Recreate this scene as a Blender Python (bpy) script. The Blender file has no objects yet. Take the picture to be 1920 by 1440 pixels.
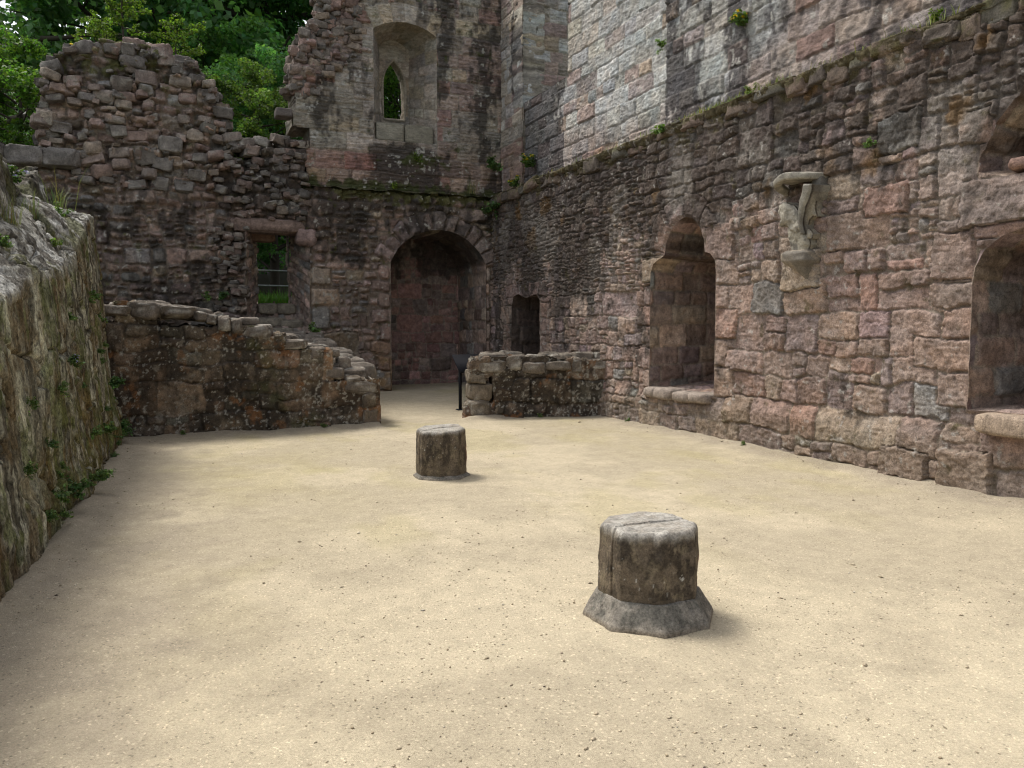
import bpy, math, random
import numpy as np
from mathutils import Vector, Matrix

# ------------------------------------------------------------------ camera, sky, sun
scene = bpy.context.scene
COL = scene.collection
FPX, HOR, EYE = 1500.0, 110.0, 1.6
YAW, PITCH = math.radians(23.43), math.atan(110 / 1500.0)
cam_d = bpy.data.cameras.new("camera")
cam = bpy.data.objects.new("camera", cam_d)
COL.objects.link(cam)
cam_d.sensor_width = 36.0
cam_d.lens = FPX / 1920.0 * 36.0
cam_d.clip_start, cam_d.clip_end = 0.05, 3000
cam.location = (0, 0, EYE)
cam.rotation_euler = (math.pi / 2 - PITCH, 0, -YAW)
scene.camera = cam

SUN_AZ = (-0.55, 0.84)            # horizontal direction towards the sun
SUN_EL = math.radians(60)
world = bpy.data.worlds.new("World")
scene.world = world
world.use_nodes = True
wn, wl = world.node_tree.nodes, world.node_tree.links
wn.clear()
sky = wn.new("ShaderNodeTexSky")
sky.sky_type = 'NISHITA'
sky.sun_disc = False
sky.sun_elevation = SUN_EL
sky.sun_rotation = math.atan2(SUN_AZ[0], SUN_AZ[1])
sky.dust_density = 3.0
hs = wn.new("ShaderNodeHueSaturation")
hs.inputs['Saturation'].default_value = 0.30
bg = wn.new("ShaderNodeBackground")
bg.inputs['Strength'].default_value = 0.13
wo = wn.new("ShaderNodeOutputWorld")
wl.new(sky.outputs[0], hs.inputs['Color'])
wl.new(hs.outputs[0], bg.inputs[0])
wl.new(bg.outputs[0], wo.inputs[0])
sun_d = bpy.data.lights.new("sun", 'SUN')
sun_d.energy = 1.5
sun_d.angle = math.radians(16)
sun_d.color = (1.0, 0.95, 0.86)
sun = bpy.data.objects.new("sun", sun_d)
COL.objects.link(sun)
sd = Vector((SUN_AZ[0] * math.cos(SUN_EL), SUN_AZ[1] * math.cos(SUN_EL), math.sin(SUN_EL)))
sun.rotation_euler = sd.to_track_quat('Z', 'Y').to_euler()
sun.location = sd * 40
vs_ = scene.view_settings
scene.display_settings.display_device = 'sRGB'
vs_.view_transform = 'Standard'
vs_.look = 'None'
vs_.exposure = 0.95
vs_.gamma = 1.0
scene.cycles.use_denoising = True
scene.cycles.filter_width = 1.15
scene.cycles.use_adaptive_sampling = False
scene.cycles.max_bounces = 6
scene.cycles.diffuse_bounces = 4

# ------------------------------------------------------------------ small helpers
def smooth(a, b, x):
    t = np.clip((x - a) / (b - a), 0, 1)
    return t * t * (3 - 2 * t)

def lerp(a, b, t):
    return a + (b - a) * t

def _hash(ix, iy, seed):
    h = (ix.astype(np.int64) * 374761393 + iy.astype(np.int64) * 668265263 + seed * 974711) & 0xFFFFFFFF
    h = ((h ^ (h >> 13)) * 1274126177) & 0xFFFFFFFF
    h = ((h ^ (h >> 16)) * 2246822519) & 0xFFFFFFFF
    h = h ^ (h >> 15)
    return (h & 0xFFFFFF).astype(np.float32) / np.float32(0xFFFFFF)

def vnoise(x, y, seed=0):
    x = np.asarray(x, np.float64); y = np.asarray(y, np.float64)
    ix = np.floor(x); iy = np.floor(y)
    fx = (x - ix).astype(np.float32); fy = (y - iy).astype(np.float32)
    fx = fx * fx * fx * (fx * (fx * 6 - 15) + 10)
    fy = fy * fy * fy * (fy * (fy * 6 - 15) + 10)
    a = _hash(ix, iy, seed); b = _hash(ix + 1, iy, seed)
    c = _hash(ix, iy + 1, seed); d = _hash(ix + 1, iy + 1, seed)
    return a + (b - a) * fx + (c - a) * fy + (a - b - c + d) * fx * fy

def fbm(x, y, seed=0, octv=3, gain=0.5):
    s = 0.0; a = 1.0; t = 0.0
    for k in range(octv):
        s = s + a * vnoise(x * (2.03 ** k) + 17.3 * k, y * (2.03 ** k) - 9.1 * k, seed + 31 * k)
        t += a; a *= gain
    return s / t

def tag(o, label=None, cat=None, group=None, kind=None):
    if label: o['label'] = label
    if cat: o['category'] = cat
    if group: o['group'] = group
    if kind or cat: o['kind'] = kind or 'thing'
    return o

def empty(name, loc=(0, 0, 0), rz=0.0):
    o = bpy.data.objects.new(name, None)
    COL.objects.link(o)
    o.location = loc; o.rotation_euler = (0, 0, rz)
    o.empty_display_size = 0.2
    return o

def make_mesh(name, V, Fq, mat, parent=None, colr=None, Ft=None, smooth_=True, link=True):
    """V (n,3), Fq (m,4) quads, Ft (k,3) triangles"""
    me = bpy.data.meshes.new(name)
    V = np.asarray(V, np.float32)
    nq = 0 if Fq is None else len(Fq)
    nt = 0 if Ft is None else len(Ft)
    loops = []
    if nq: loops.append(np.asarray(Fq, np.int32).ravel())
    if nt: loops.append(np.asarray(Ft, np.int32).ravel())
    loops = np.concatenate(loops)
    starts = np.concatenate([np.arange(nq) * 4, nq * 4 + np.arange(nt) * 3]).astype(np.int32)
    me.vertices.add(len(V)); me.vertices.foreach_set('co', V.ravel())
    me.loops.add(len(loops)); me.loops.foreach_set('vertex_index', loops)
    me.polygons.add(nq + nt); me.polygons.foreach_set('loop_start', starts)
    if smooth_: me.polygons.foreach_set('use_smooth', np.ones(nq + nt, bool))
    me.update(calc_edges=True)
    if colr is not None:
        at = me.color_attributes.new('Col', 'FLOAT_COLOR', 'POINT')
        rgba = np.ones((len(V), 4), np.float32); rgba[:, :3] = np.clip(colr, 0, 1)
        at.data.foreach_set('color', rgba.ravel())
    if mat: me.materials.append(mat)
    if not link: return me
    o = bpy.data.objects.new(name, me)
    COL.objects.link(o)
    if parent: o.parent = parent
    return o

class Acc:
    """collects pieces for one mesh"""
    def __init__(s): s.V = []; s.Q = []; s.T = []; s.C = []; s.n = 0
    def add(s, V, Q=None, T=None, C=None):
        V = np.asarray(V, np.float64)
        s.V.append(V)
        if Q is not None and len(Q): s.Q.append(np.asarray(Q) + s.n)
        if T is not None and len(T): s.T.append(np.asarray(T) + s.n)
        if C is None: C = (0.3, 0.3, 0.3)
        C = np.asarray(C, float)
        s.C.append(np.tile(C, (len(V), 1)) if C.ndim == 1 else C)
        s.n += len(V)
    def build(s, name, mat, parent=None, smooth_=True, link=True):
        return make_mesh(name, np.concatenate(s.V), np.concatenate(s.Q) if s.Q else None, mat, parent,
                         np.concatenate(s.C), np.concatenate(s.T) if s.T else None, smooth_, link)

def grid_quads(nu, nv, wrap_u=False):
    a = np.arange(nu * nv).reshape(nv, nu)
    if wrap_u: a = np.concatenate([a, a[:, :1]], 1)
    return np.stack([a[:-1, :-1], a[:-1, 1:], a[1:, 1:], a[1:, :-1]], -1).reshape(-1, 4)

# ------------------------------------------------------------------ materials
def new_mat(name):
    m = bpy.data.materials.new(name); m.use_nodes = True
    nt = m.node_tree
    b = nt.nodes['Principled BSDF']
    return m, nt, b

def stone_mat(name, rough=0.9, fine=55.0, bump=0.6, var=0.5, dist=0.02, stretch=(1, 1, 1)):
    m, nt, b = new_mat(name)
    N, L = nt.nodes, nt.links
    at = N.new('ShaderNodeVertexColor'); at.layer_name = 'Col'
    tc = N.new('ShaderNodeTexCoord')
    mp = N.new('ShaderNodeMapping'); mp.inputs['Scale'].default_value = stretch
    L.new(tc.outputs['Object'], mp.inputs[0])
    def noise(sc, det, ro):
        n = N.new('ShaderNodeTexNoise'); n.inputs['Scale'].default_value = sc
        n.inputs['Detail'].default_value = det; n.inputs['Roughness'].default_value = ro
        L.new(mp.outputs[0], n.inputs['Vector']); return n.outputs[0]
    def remap(x, a, b_, lo, hi):
        mr = N.new('ShaderNodeMapRange')
        for k, v in zip(('From Min', 'From Max', 'To Min', 'To Max'), (a, b_, lo, hi)): mr.inputs[k].default_value = v
        L.new(x, mr.inputs['Value']); return mr.outputs[0]
    def scale(c, f):
        mx = N.new('ShaderNodeVectorMath'); mx.operation = 'SCALE'
        L.new(c, mx.inputs[0]); L.new(f, mx.inputs['Scale']); return mx.outputs[0]
    n1 = noise(fine, 5, .75); n2 = noise(fine * .17, 6, .68); n3 = noise(fine * .55, 3, .6)
    cur = scale(at.outputs['Color'], remap(n1, .32, .68, 1 - var * .75, 1 + var * .75))
    cur = scale(cur, remap(n2, .35, .65, 1 - var * .55, 1 + var * .55))
    cur = scale(cur, remap(n3, .60, .70, 1.0, 1 - var * .7))          # dark pits
    L.new(cur, b.inputs['Base Color'])
    ad = N.new('ShaderNodeMath'); ad.operation = 'MULTIPLY_ADD'; ad.inputs[1].default_value = .45
    L.new(n1, ad.inputs[0]); L.new(n2, ad.inputs[2])
    a2 = N.new('ShaderNodeMath'); a2.operation = 'MULTIPLY_ADD'; a2.inputs[1].default_value = -.35
    L.new(remap(n3, .56, .72, 0, 1), a2.inputs[0]); L.new(ad.outputs[0], a2.inputs[2])
    bp = N.new('ShaderNodeBump'); bp.inputs['Strength'].default_value = bump; bp.inputs['Distance'].default_value = dist
    L.new(a2.outputs[0], bp.inputs['Height'])
    L.new(bp.outputs[0], b.inputs['Normal'])
    b.inputs['Roughness'].default_value = rough
    b.inputs['Specular IOR Level'].default_value = 0.25
    return m

M_RUB = stone_mat('rubble_stone', fine=60, bump=.7, dist=.024, var=.55)
M_ASH = stone_mat('ashlar_stone', fine=48, bump=.8, var=.50, dist=.028, stretch=(1, 1, 2.4))
M_ROCK = stone_mat('weathered_rock', fine=46, bump=1.0, var=.85, dist=.035, stretch=(1.5, 1.5, .8))
M_PIL = stone_mat('pillar_stone', fine=75, bump=.5, var=.6, dist=.012)
M_CORB = stone_mat('carved_stone', fine=60, bump=.4, var=.35, dist=.01)

def leaf_mat(name, trans=0.3, rough=0.55):
    m, nt, b = new_mat(name)
    N, L = nt.nodes, nt.links
    at = N.new('ShaderNodeVertexColor'); at.layer_name = 'Col'
    L.new(at.outputs['Color'], b.inputs['Base Color'])
    b.inputs['Roughness'].default_value = rough
    b.inputs['Specular IOR Level'].default_value = 0.3
    tr = N.new('ShaderNodeBsdfTranslucent')
    sc = N.new('ShaderNodeVectorMath'); sc.operation = 'MULTIPLY'
    sc.inputs[1].default_value = (1.5, 1.7, 0.7)
    L.new(at.outputs['Color'], sc.inputs[0]); L.new(sc.outputs[0], tr.inputs[0])
    mx = N.new('ShaderNodeMixShader'); mx.inputs[0].default_value = trans
    out = N['Material Output'] if 'Material Output' in N else None
    L.new(b.outputs[0], mx.inputs[1]); L.new(tr.outputs[0], mx.inputs[2])
    L.new(mx.outputs[0], out.inputs[0])
    return m

M_LEAF = leaf_mat('tree_leaves', .5)
M_WEED = leaf_mat('weed_leaves', 0.25)

def plain_mat(name, colr, rough=0.6, metal=0.0):
    m, nt, b = new_mat(name)
    N, L = nt.nodes, nt.links
    tc = N.new('ShaderNodeTexCoord')
    n = N.new('ShaderNodeTexNoise'); n.inputs['Scale'].default_value = 30; n.inputs['Detail'].default_value = 4
    L.new(tc.outputs['Object'], n.inputs['Vector'])
    mr = N.new('ShaderNodeMapRange'); mr.inputs['To Min'].default_value = 0.75; mr.inputs['To Max'].default_value = 1.25
    L.new(n.outputs[0], mr.inputs['Value'])
    sc = N.new('ShaderNodeVectorMath'); sc.operation = 'SCALE'; sc.inputs[0].default_value = colr
    L.new(mr.outputs[0], sc.inputs['Scale']); L.new(sc.outputs[0], b.inputs['Base Color'])
    b.inputs['Roughness'].default_value = rough; b.inputs['Metallic'].default_value = metal
    return m

M_BLACK = plain_mat('dark_painted_metal', (0.014, 0.014, 0.017), 0.75)
M_BLACK.node_tree.nodes['Principled BSDF'].inputs['Specular IOR Level'].default_value = .12
M_RAIL = plain_mat('pale_metal_rail', (0.62, 0.66, 0.66), 0.4)
M_BARK = plain_mat('bark', (0.06, 0.048, 0.036), 0.95)

# ------------------------------------------------------------------ masonry layouts
def split_rects(u0, u1, v0, v1, size, rng, band, aspect=1.45, spread=.38):
    out = []
    v = v0
    while v < v1 - 1e-6:
        h = band(0.5 * (u0 + u1), v) * rng.uniform(0.75, 1.3)
        vt = v + h
        if v1 - vt < 0.45 * h: vt = v1
        u = u0
        while u < u1 - 1e-6:
            w = band(u, v) * rng.uniform(1.2, 3.2)
            ut = u + w
            if u1 - ut < 0.4 * w: ut = u1
            s0 = size(0.5 * (u + ut), 0.5 * (v + vt)) * math.exp(rng.normal(0, spread))
            st = [(u, ut, v, vt)]
            while st:
                a, b, c, d = st.pop()
                s = s0 * math.exp(rng.normal(0, 0.22))
                ww, hh = b - a, d - c
                if ww > aspect * 1.55 * s and ww >= hh * 0.8:
                    k = rng.uniform(0.34, 0.66); m = a + ww * k
                    st += [(a, m, c, d), (m, b, c, d)]
                elif hh > 1.45 * s:
                    k = rng.uniform(0.36, 0.64); m = c + hh * k
                    st += [(a, b, c, m), (a, b, m, d)]
                else:
                    out.append((a, b, c, d))
            u = ut
        v = vt
    return out

def course_rects(u0, u1, v0, v1, hgt, rng, wmul=(1.1, 2.8)):
    out = []; v = v0
    while v < v1 - 1e-6:
        h = hgt * rng.uniform(0.70, 1.32); vt = v + h
        if v1 - vt < 0.5 * h: vt = v1
        u = u0 - rng.uniform(0, hgt)
        while u < u1:
            w = h * rng.uniform(*wmul)
            out.append((u, u + w, v, vt)); u += w
        v = vt
    return out

class Layout:
    def __init__(s, u0, u1, v0, v1, rects, seed, res=0.01):
        s.u0, s.v0, s.res = u0, v0, res
        s.nu = int((u1 - u0) / res) + 2; s.nv = int((v1 - v0) / res) + 2
        s.ras = np.zeros((s.nv, s.nu), np.int32)
        s.A = []; s.rng = np.random.default_rng(seed); s.seed = seed
        for r in rects: s.rect(*r)
    def rect(s, a, b, c, d, pal=-1, prot=None, r=None):
        i0, i1 = [int(round((x - s.u0) / s.res)) for x in (a, b)]
        j0, j1 = [int(round((x - s.v0) / s.res)) for x in (c, d)]
        s.ras[max(j0, 0):max(j1, 0), max(i0, 0):max(i1, 0)] = len(s.A)
        s.A.append((0, 0.5 * (a + b), 0.5 * (c + d), 0.5 * (b - a), 0.5 * (d - c), 0, 0, pal,
                    -9 if prot is None else prot, -1 if r is None else r))
    def sector(s, cu, cv, r0, r1, a0, a1, pal=-1, prot=None):
        i0 = max(int((cu - r1 - s.u0) / s.res), 0); i1 = min(int((cu + r1 - s.u0) / s.res) + 1, s.nu)
        j0 = max(int((cv - r1 - s.v0) / s.res), 0); j1 = min(int((cv + r1 - s.v0) / s.res) + 1, s.nv)
        uu = s.u0 + (np.arange(i0, i1) + .5) * s.res - cu; vv = s.v0 + (np.arange(j0, j1) + .5) * s.res - cv
        X, Y = np.meshgrid(uu, vv); rr = np.hypot(X, Y); an = np.arctan2(Y, X)
        m = (rr > r0) & (rr < r1) & (an > a0) & (an < a1)
        s.ras[j0:j1, i0:i1][m] = len(s.A)
        s.A.append((1, 0.5 * (a0 + a1), 0.5 * (r0 + r1), 0.5 * (a1 - a0), 0.5 * (r1 - r0), cu, cv, pal,
                    -9 if prot is None else prot, -1))
    def lookup(s, U, V):
        i = np.clip(((U - s.u0) / s.res).astype(int), 0, s.nu - 1)
        j = np.clip(((V - s.v0) / s.res).astype(int), 0, s.nv - 1)
        return s.ras[j, i]

DEF = dict(warp=0.05, wscale=2.2, joint=0.012, bevel=0.035, rec=0.03, prot=0.022, tilt=0.08, rough=0.02, fine=0.008, chip=0.0,
           strata=0.0, edge=0.02, rad=0.05, mortar=(0.25, 0.20, 0.155), pal=None, palw=None, jit=0.16, pillow=0.0)

def masonry(U, V, lay, S, fac=None):
    S = dict(DEF, **S)
    sd_ = lay.seed
    A = np.array(lay.A)
    n = len(A); rng = np.random.default_rng(sd_ + 7)
    fac = 1.0 if fac is None else fac
    w1 = (fbm(U * S['wscale'], V * S['wscale'], sd_ + 1, 2) - .5) * 2 * S['warp'] * fac
    w2 = (fbm(U * S['wscale'], V * S['wscale'], sd_ + 2, 2) - .5) * 2 * S['warp'] * fac
    w3 = (fbm(U * S['wscale'] * 5, V * S['wscale'] * 5, sd_ + 3, 2) - .5) * S['warp'] * 0.55 * fac
    Uw = U + w1 + w3; Vw = V + w2 - w3
    sid = lay.lookup(Uw, Vw)
    a = A[sid]
    po = a[..., 0] > 0.5
    dx = Uw - a[..., 1]; dy = Vw - a[..., 2]
    hw = a[..., 3].copy(); hh = a[..., 4].copy()
    if po.any():
        pu = Uw[po] - a[po][:, 5]; pv = Vw[po] - a[po][:, 6]
        r = np.hypot(pu, pv); an = np.arctan2(pv, pu)
        dx[po] = (an - a[po][:, 1]) * r; dy[po] = r - a[po][:, 2]; hw[po] = a[po][:, 3] * r
    mn = np.minimum(hw, hh)
    rad = np.minimum(S['rad'] * (0.5 + rng.random(n))[sid], mn * 0.8)
    qx = np.abs(dx) - (hw - rad); qy = np.abs(dy) - (hh - rad)
    d = -(np.hypot(np.maximum(qx, 0), np.maximum(qy, 0)) + np.minimum(np.maximum(qx, qy), 0) - rad)
    nz = fbm(U * 22, V * 22, sd_ + 4, 3, 0.62)
    d = d + (nz - .5) * 2 * S['edge'] * fac
    bev = np.minimum(S['bevel'] * (0.6 + 0.9 * rng.random(n))[sid], mn * 0.75)
    k = smooth(0, 1, (d - S['joint']) / bev)
    prot = rng.normal(0, 1, n) * S['prot']
    pf = A[:, 8] > -5
    prot[pf] = A[pf, 8]
    tu = rng.normal(0, S['tilt'], n)[sid]; tv = rng.normal(0, S['tilt'], n)[sid]
    h = prot[sid] + tu * np.clip(dx, -.25, .25) + tv * np.clip(dy, -.2, .2)
    off = (sid % 97) * 3.7
    h = h + (fbm(U * 7 + off, V * 7, sd_ + 5, 3) - .5) * 2 * S['rough'] + (nz - .5) * 2 * S['fine']
    if S['chip']:
        h = h - S['chip'] * smooth(.12, .0, np.abs(fbm(U * 9 + off, V * 11, sd_ + 21, 3, .6) - .5)) - S['chip'] * .8 * smooth(.55, .72, fbm(U * 14 - off, V * 16, sd_ + 22, 3, .6))
    if S['pillow']: h = h + S['pillow'] * (1 - np.exp(-np.maximum(d, 0) / 0.05))
    if S['strata']:
        h = h + (fbm(U * 3.2 + off, V * 34 + off, sd_ + 6, 3, .6) - .5) * 2 * S['strata']
    h = -S['rec'] * (1 - k) + k * h + (1 - k) * (nz - .5) * 0.012
    pal = np.array(S['pal']); pw = np.array(S['palw'], float); pw /= pw.sum()
    pi = rng.choice(len(pal), n, p=pw)
    ok = A[:, 7] > -0.5
    pi[ok] = A[ok, 7].astype(int)
    br = np.exp(rng.normal(0, S['jit'], n))
    hue = 1 + rng.normal(0, 0.013, (n, 3))
    sc = pal[pi] * br[:, None] * hue
    n2 = fbm(U * 9 + off, V * 9, sd_ + 8, 3)
    n3 = fbm(U * 4 - off, V * 4, sd_ + 9, 3) - .5
    c = sc[sid] * (0.70 + 0.60 * n2)[..., None] * (1 + n3[..., None] * np.array((.16, .0, -.15)))
    km = smooth(0, 1, (d - S['joint'] * 0.4) / (0.5 * bev))[..., None]
    mo = np.array(S['mortar']) * (0.8 + 0.4 * nz)[..., None]
    c = mo * (1 - km) + c * km
    return h, c, sid, d, k

def blend(c, col, m):
    return c * (1 - m[..., None]) + np.asarray(col) * m[..., None]

# ------------------------------------------------------------------ polygons
def resample(poly, step, closed=True):
    P = np.asarray(poly, float)
    if closed: P = np.vstack([P, P[:1]])
    out = []
    for i in range(len(P) - 1):
        L = np.hypot(*(P[i + 1] - P[i])); n = max(1, int(round(L / step)))
        out.append(P[i] + (P[i + 1] - P[i]) * (np.arange(n) / n)[:, None])
    out = np.vstack(out)
    if not closed: out = np.vstack([out, P[-1:]])
    return out

def rough_poly(poly, amp, seed, step=0.03):
    P = resample(poly, step)
    nx = fbm(P[:, 0] * 6 + 3, P[:, 1] * 6, seed, 3) - .5
    ny = fbm(P[:, 0] * 6 - 8, P[:, 1] * 6, seed + 5, 3) - .5
    return P + np.stack([nx, ny], 1) * 2 * amp

def inside(P, U, V):
    m = np.zeros(U.shape, bool)
    bb = (U >= P[:, 0].min()) & (U <= P[:, 0].max()) & (V >= P[:, 1].min()) & (V <= P[:, 1].max())
    if not bb.any(): return m
    u = U[bb]; v = V[bb]; r = np.zeros(len(u), bool)
    Q = np.roll(P, -1, 0)
    for (x0, y0), (x1, y1) in zip(P, Q):
        if y0 == y1: continue
        cnd = ((y0 > v) != (y1 > v)) & (u < (x1 - x0) * (v - y0) / (y1 - y0) + x0)
        r ^= cnd
    m[bb] = r
    return m

def nearest(P, pts, closed=True):
    A = P; B = np.roll(P, -1, 0)
    if not closed: A = P[:-1]; B = P[1:]
    bd = np.full(len(pts), 1e9); bp = np.zeros_like(pts)
    for a, b in zip(A, B):
        ab = b - a; L2 = ab @ ab
        if L2 < 1e-12: continue
        t = np.clip(((pts - a) @ ab) / L2, 0, 1)
        q = a + t[:, None] * ab
        dd = np.hypot(*(pts - q).T)
        m = dd < bd
        bd[m] = dd[m]; bp[m] = q[m]
    return bd, bp

class Plane:
    def __init__(s, O, eu, ev, n): s.O, s.eu, s.ev, s.n = [np.asarray(x, float) for x in (O, eu, ev, n)]
    def at(s, U, V, H):
        U, V, H = np.broadcast_arrays(U, V, H)
        return s.O + U[..., None] * s.eu + V[..., None] * s.ev + H[..., None] * s.n

def wall_sheet(name, pl, us, vs, lay, S, mat, parent=None, polys=(), keep=None, thick=0.0, tint=None, hfun=None, segs=3):
    U, V = np.meshgrid(us, vs)
    U = U.copy(); V = V.copy()
    pd = np.full(U.shape, 9.0)
    for P in polys:
        m = (U > P[:, 0].min() - .35) & (U < P[:, 0].max() + .35) & (V > P[:, 1].min() - .35) & (V < P[:, 1].max() + .35)
        dd, _ = nearest(P, np.stack([U[m], V[m]], 1))
        pd[m] = np.minimum(pd[m], dd)
    fac = smooth(0.0, 0.3, pd) * 0.8 + 0.2 if len(polys) else None
    h, c, sid, d, k = masonry(U, V, lay, S, fac)
    if hfun is not None: h = h + hfun(U, V)
    if tint is not None: c = tint(U, V, c, h, d, k)
    nu, nv = len(us), len(vs)
    cell = np.ones((nv - 1, nu - 1), bool)
    if keep is not None:
        A = np.array(lay.A)
        sec = A[:, 0] > .5
        ks = keep(np.where(sec, A[:, 5] + A[:, 2] * np.cos(A[:, 1]), A[:, 1]), np.where(sec, A[:, 6] + A[:, 2] * np.sin(A[:, 1]), A[:, 2]))
        kv = ks[sid]
        cell &= kv[:-1, :-1] & kv[1:, :-1] & kv[:-1, 1:] & kv[1:, 1:]
    hole = np.zeros_like(cell)
    cu = 0.25 * (U[:-1, :-1] + U[1:, :-1] + U[:-1, 1:] + U[1:, 1:]); cv = 0.25 * (V[:-1, :-1] + V[1:, :-1] + V[:-1, 1:] + V[1:, 1:])
    snapped = np.zeros(U.shape, bool)
    for P in polys:
        hm = inside(P, cu, cv)
        hole |= hm
        def touch(cm):
            t = np.zeros(U.shape, bool)
            t[:-1, :-1] |= cm; t[1:, :-1] |= cm; t[:-1, 1:] |= cm; t[1:, 1:] |= cm
            return t
        b = touch(hm) & touch(~hm)
        if b.any():
            _, q = nearest(P, np.stack([U[b], V[b]], 1))
            U[b] = q[:, 0]; V[b] = q[:, 1]; snapped |= b
            pd[b] = 0
    if len(polys): h = h * smooth(0.0, 0.05, pd)
    cell &= ~hole
    Pn = pl.at(U, V, h)
    idx = np.arange(nu * nv).reshape(nv, nu)
    q = np.stack([idx[:-1, :-1], idx[:-1, 1:], idx[1:, 1:], idx[1:, :-1]], -1)[cell]
    verts = Pn.reshape(-1, 3); cols = c.reshape(-1, 3)
    allV = [verts]; allC = [cols]; allQ = [q]
    if thick > 0:
        e = []
        cp = np.pad(cell, 1)
        for (sl, oth, i0, i1) in ((cp[1:-1, 1:-1] & ~cp[:-2, 1:-1], 0, idx[:-1, :-1], idx[:-1, 1:]),
                                  (cp[1:-1, 1:-1] & ~cp[2:, 1:-1], 0, idx[1:, 1:], idx[1:, :-1]),
                                  (cp[1:-1, 1:-1] & ~cp[1:-1, :-2], 0, idx[1:, :-1], idx[:-1, :-1]),
                                  (cp[1:-1, 1:-1] & ~cp[1:-1, 2:], 0, idx[:-1, 1:], idx[1:, 1:])):
            e.append(np.stack([i0[sl], i1[sl]], 1))
        e = np.concatenate(e)
        sf = snapped.ravel()
        e = e[~(sf[e[:, 0]] & sf[e[:, 1]])]
        if len(e):
            uq, inv = np.unique(e, return_inverse=True); inv = inv.reshape(e.shape)
            prev = uq[inv]; base = len(verts)
            uu = U.ravel()[uq]; vv = V.ravel()[uq]
            for sgi in range(1, segs + 1):
                dep = thick * sgi / segs
                jit = (np.stack([vnoise(uu * 8 + sgi * 5, vv * 8, 3), vnoise(uu * 8 - sgi * 7, vv * 8, 4)], 1) - .5) * 0.09
                P2 = pl.at(uu + jit[:, 0], vv + jit[:, 1], np.full(len(uu), -dep) + h.ravel()[uq] * 0.5)
                allV.append(P2); allC.append(cols[uq] * (0.8 + 0.4 * vnoise(uu * 9, vv * 9 + sgi, 5))[:, None])
                cur = base + inv
                allQ.append(np.stack([prev[:, 0], prev[:, 1], cur[:, 1], cur[:, 0]], 1))
                prev = cur; base += len(uq)
    Vv = np.concatenate(allV); Q = np.concatenate(allQ); C = np.concatenate(allC)
    used = np.unique(Q); rm = np.full(len(Vv), -1, int); rm[used] = np.arange(len(used))
    return make_mesh(name, Vv[used], rm[Q], mat, parent, C[used])

def reveal(name, pl, outer, inner, d0, d1, S, mat, parent, seed, step=0.025, hgt=0.3, tint=None, wmul=(0.9, 2.0), amp=1.0):
    """the inside faces of an opening, from polygon outer (depth d0) to polygon inner (depth d1); same vertex count"""
    n = len(outer)
    Po = np.vstack([outer, outer[:1]]); Pi = np.vstack([inner, inner[:1]])
    L = np.concatenate([[0], np.cumsum(np.hypot(*np.diff(Po, axis=0).T))])
    m = max(3, int(abs(d1 - d0) / step))
    s = np.linspace(0, 1, m)
    T = np.broadcast_to(L[None, :], (m, n + 1)); Sx = np.broadcast_to((s * (d1 - d0))[:, None], (m, n + 1))
    uv = Po[None] * (1 - s)[:, None, None] + Pi[None] * s[:, None, None]
    P = pl.at(uv[..., 0], uv[..., 1], -(d0 + Sx))
    ctr = pl.at(np.array(outer[:, 0].mean()), np.array(outer[:, 1].mean()), np.array(-(d0 + d1) / 2))
    dt = np.gradient(P, axis=1); ds = np.gradient(P, axis=0)
    N = np.cross(dt, ds); N /= np.linalg.norm(N, axis=-1, keepdims=True) + 1e-9
    sg = np.sign(np.sum(N * (ctr - P), -1, keepdims=True)); sg[sg == 0] = 1
    N = N * sg
    rng = np.random.default_rng(seed)
    lay = Layout(-0.3, abs(d1 - d0) + .3, -0.1, L[-1] + .1, course_rects(-0.2, abs(d1 - d0) + .2, -0.1, L[-1] + .1, hgt, rng, wmul), seed)
    h, c, sid, d, k = masonry(Sx.copy(), T.copy(), lay, S)
    h = h * amp * smooth(0, 0.05, Sx) * smooth(0, 0.06, np.minimum(T, L[-1] - T))
    if tint is not None: c = tint(uv[..., 0], uv[..., 1], c, h, d, k)
    P = P + N * h[..., None]
    return make_mesh(name, P.reshape(-1, 3), grid_quads(n + 1, m), mat, parent, c.reshape(-1, 3))

def scale_poly(P, a):   # a: list of (target point) via affine box map (u0,u1,v0,v1)->(…)
    (u0, u1, v0, v1), (x0, x1, y0, y1) = a
    Q = P.copy()
    Q[:, 0] = x0 + (P[:, 0] - u0) / (u1 - u0) * (x1 - x0)
    Q[:, 1] = y0 + (P[:, 1] - v0) / (v1 - v0) * (y1 - y0)
    return Q

def steps(a, b, fine, f0, f1, coarse):
    """coordinates from a to b: fine spacing between f0 and f1, coarse elsewhere"""
    out = []
    if a < f0: out.append(np.arange(a, f0, coarse))
    out.append(np.arange(max(a, f0), min(b, f1), fine))
    if b > f1: out.append(np.arange(f1, b, coarse))
    out.append([b])
    return np.unique(np.round(np.concatenate(out), 4))

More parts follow.
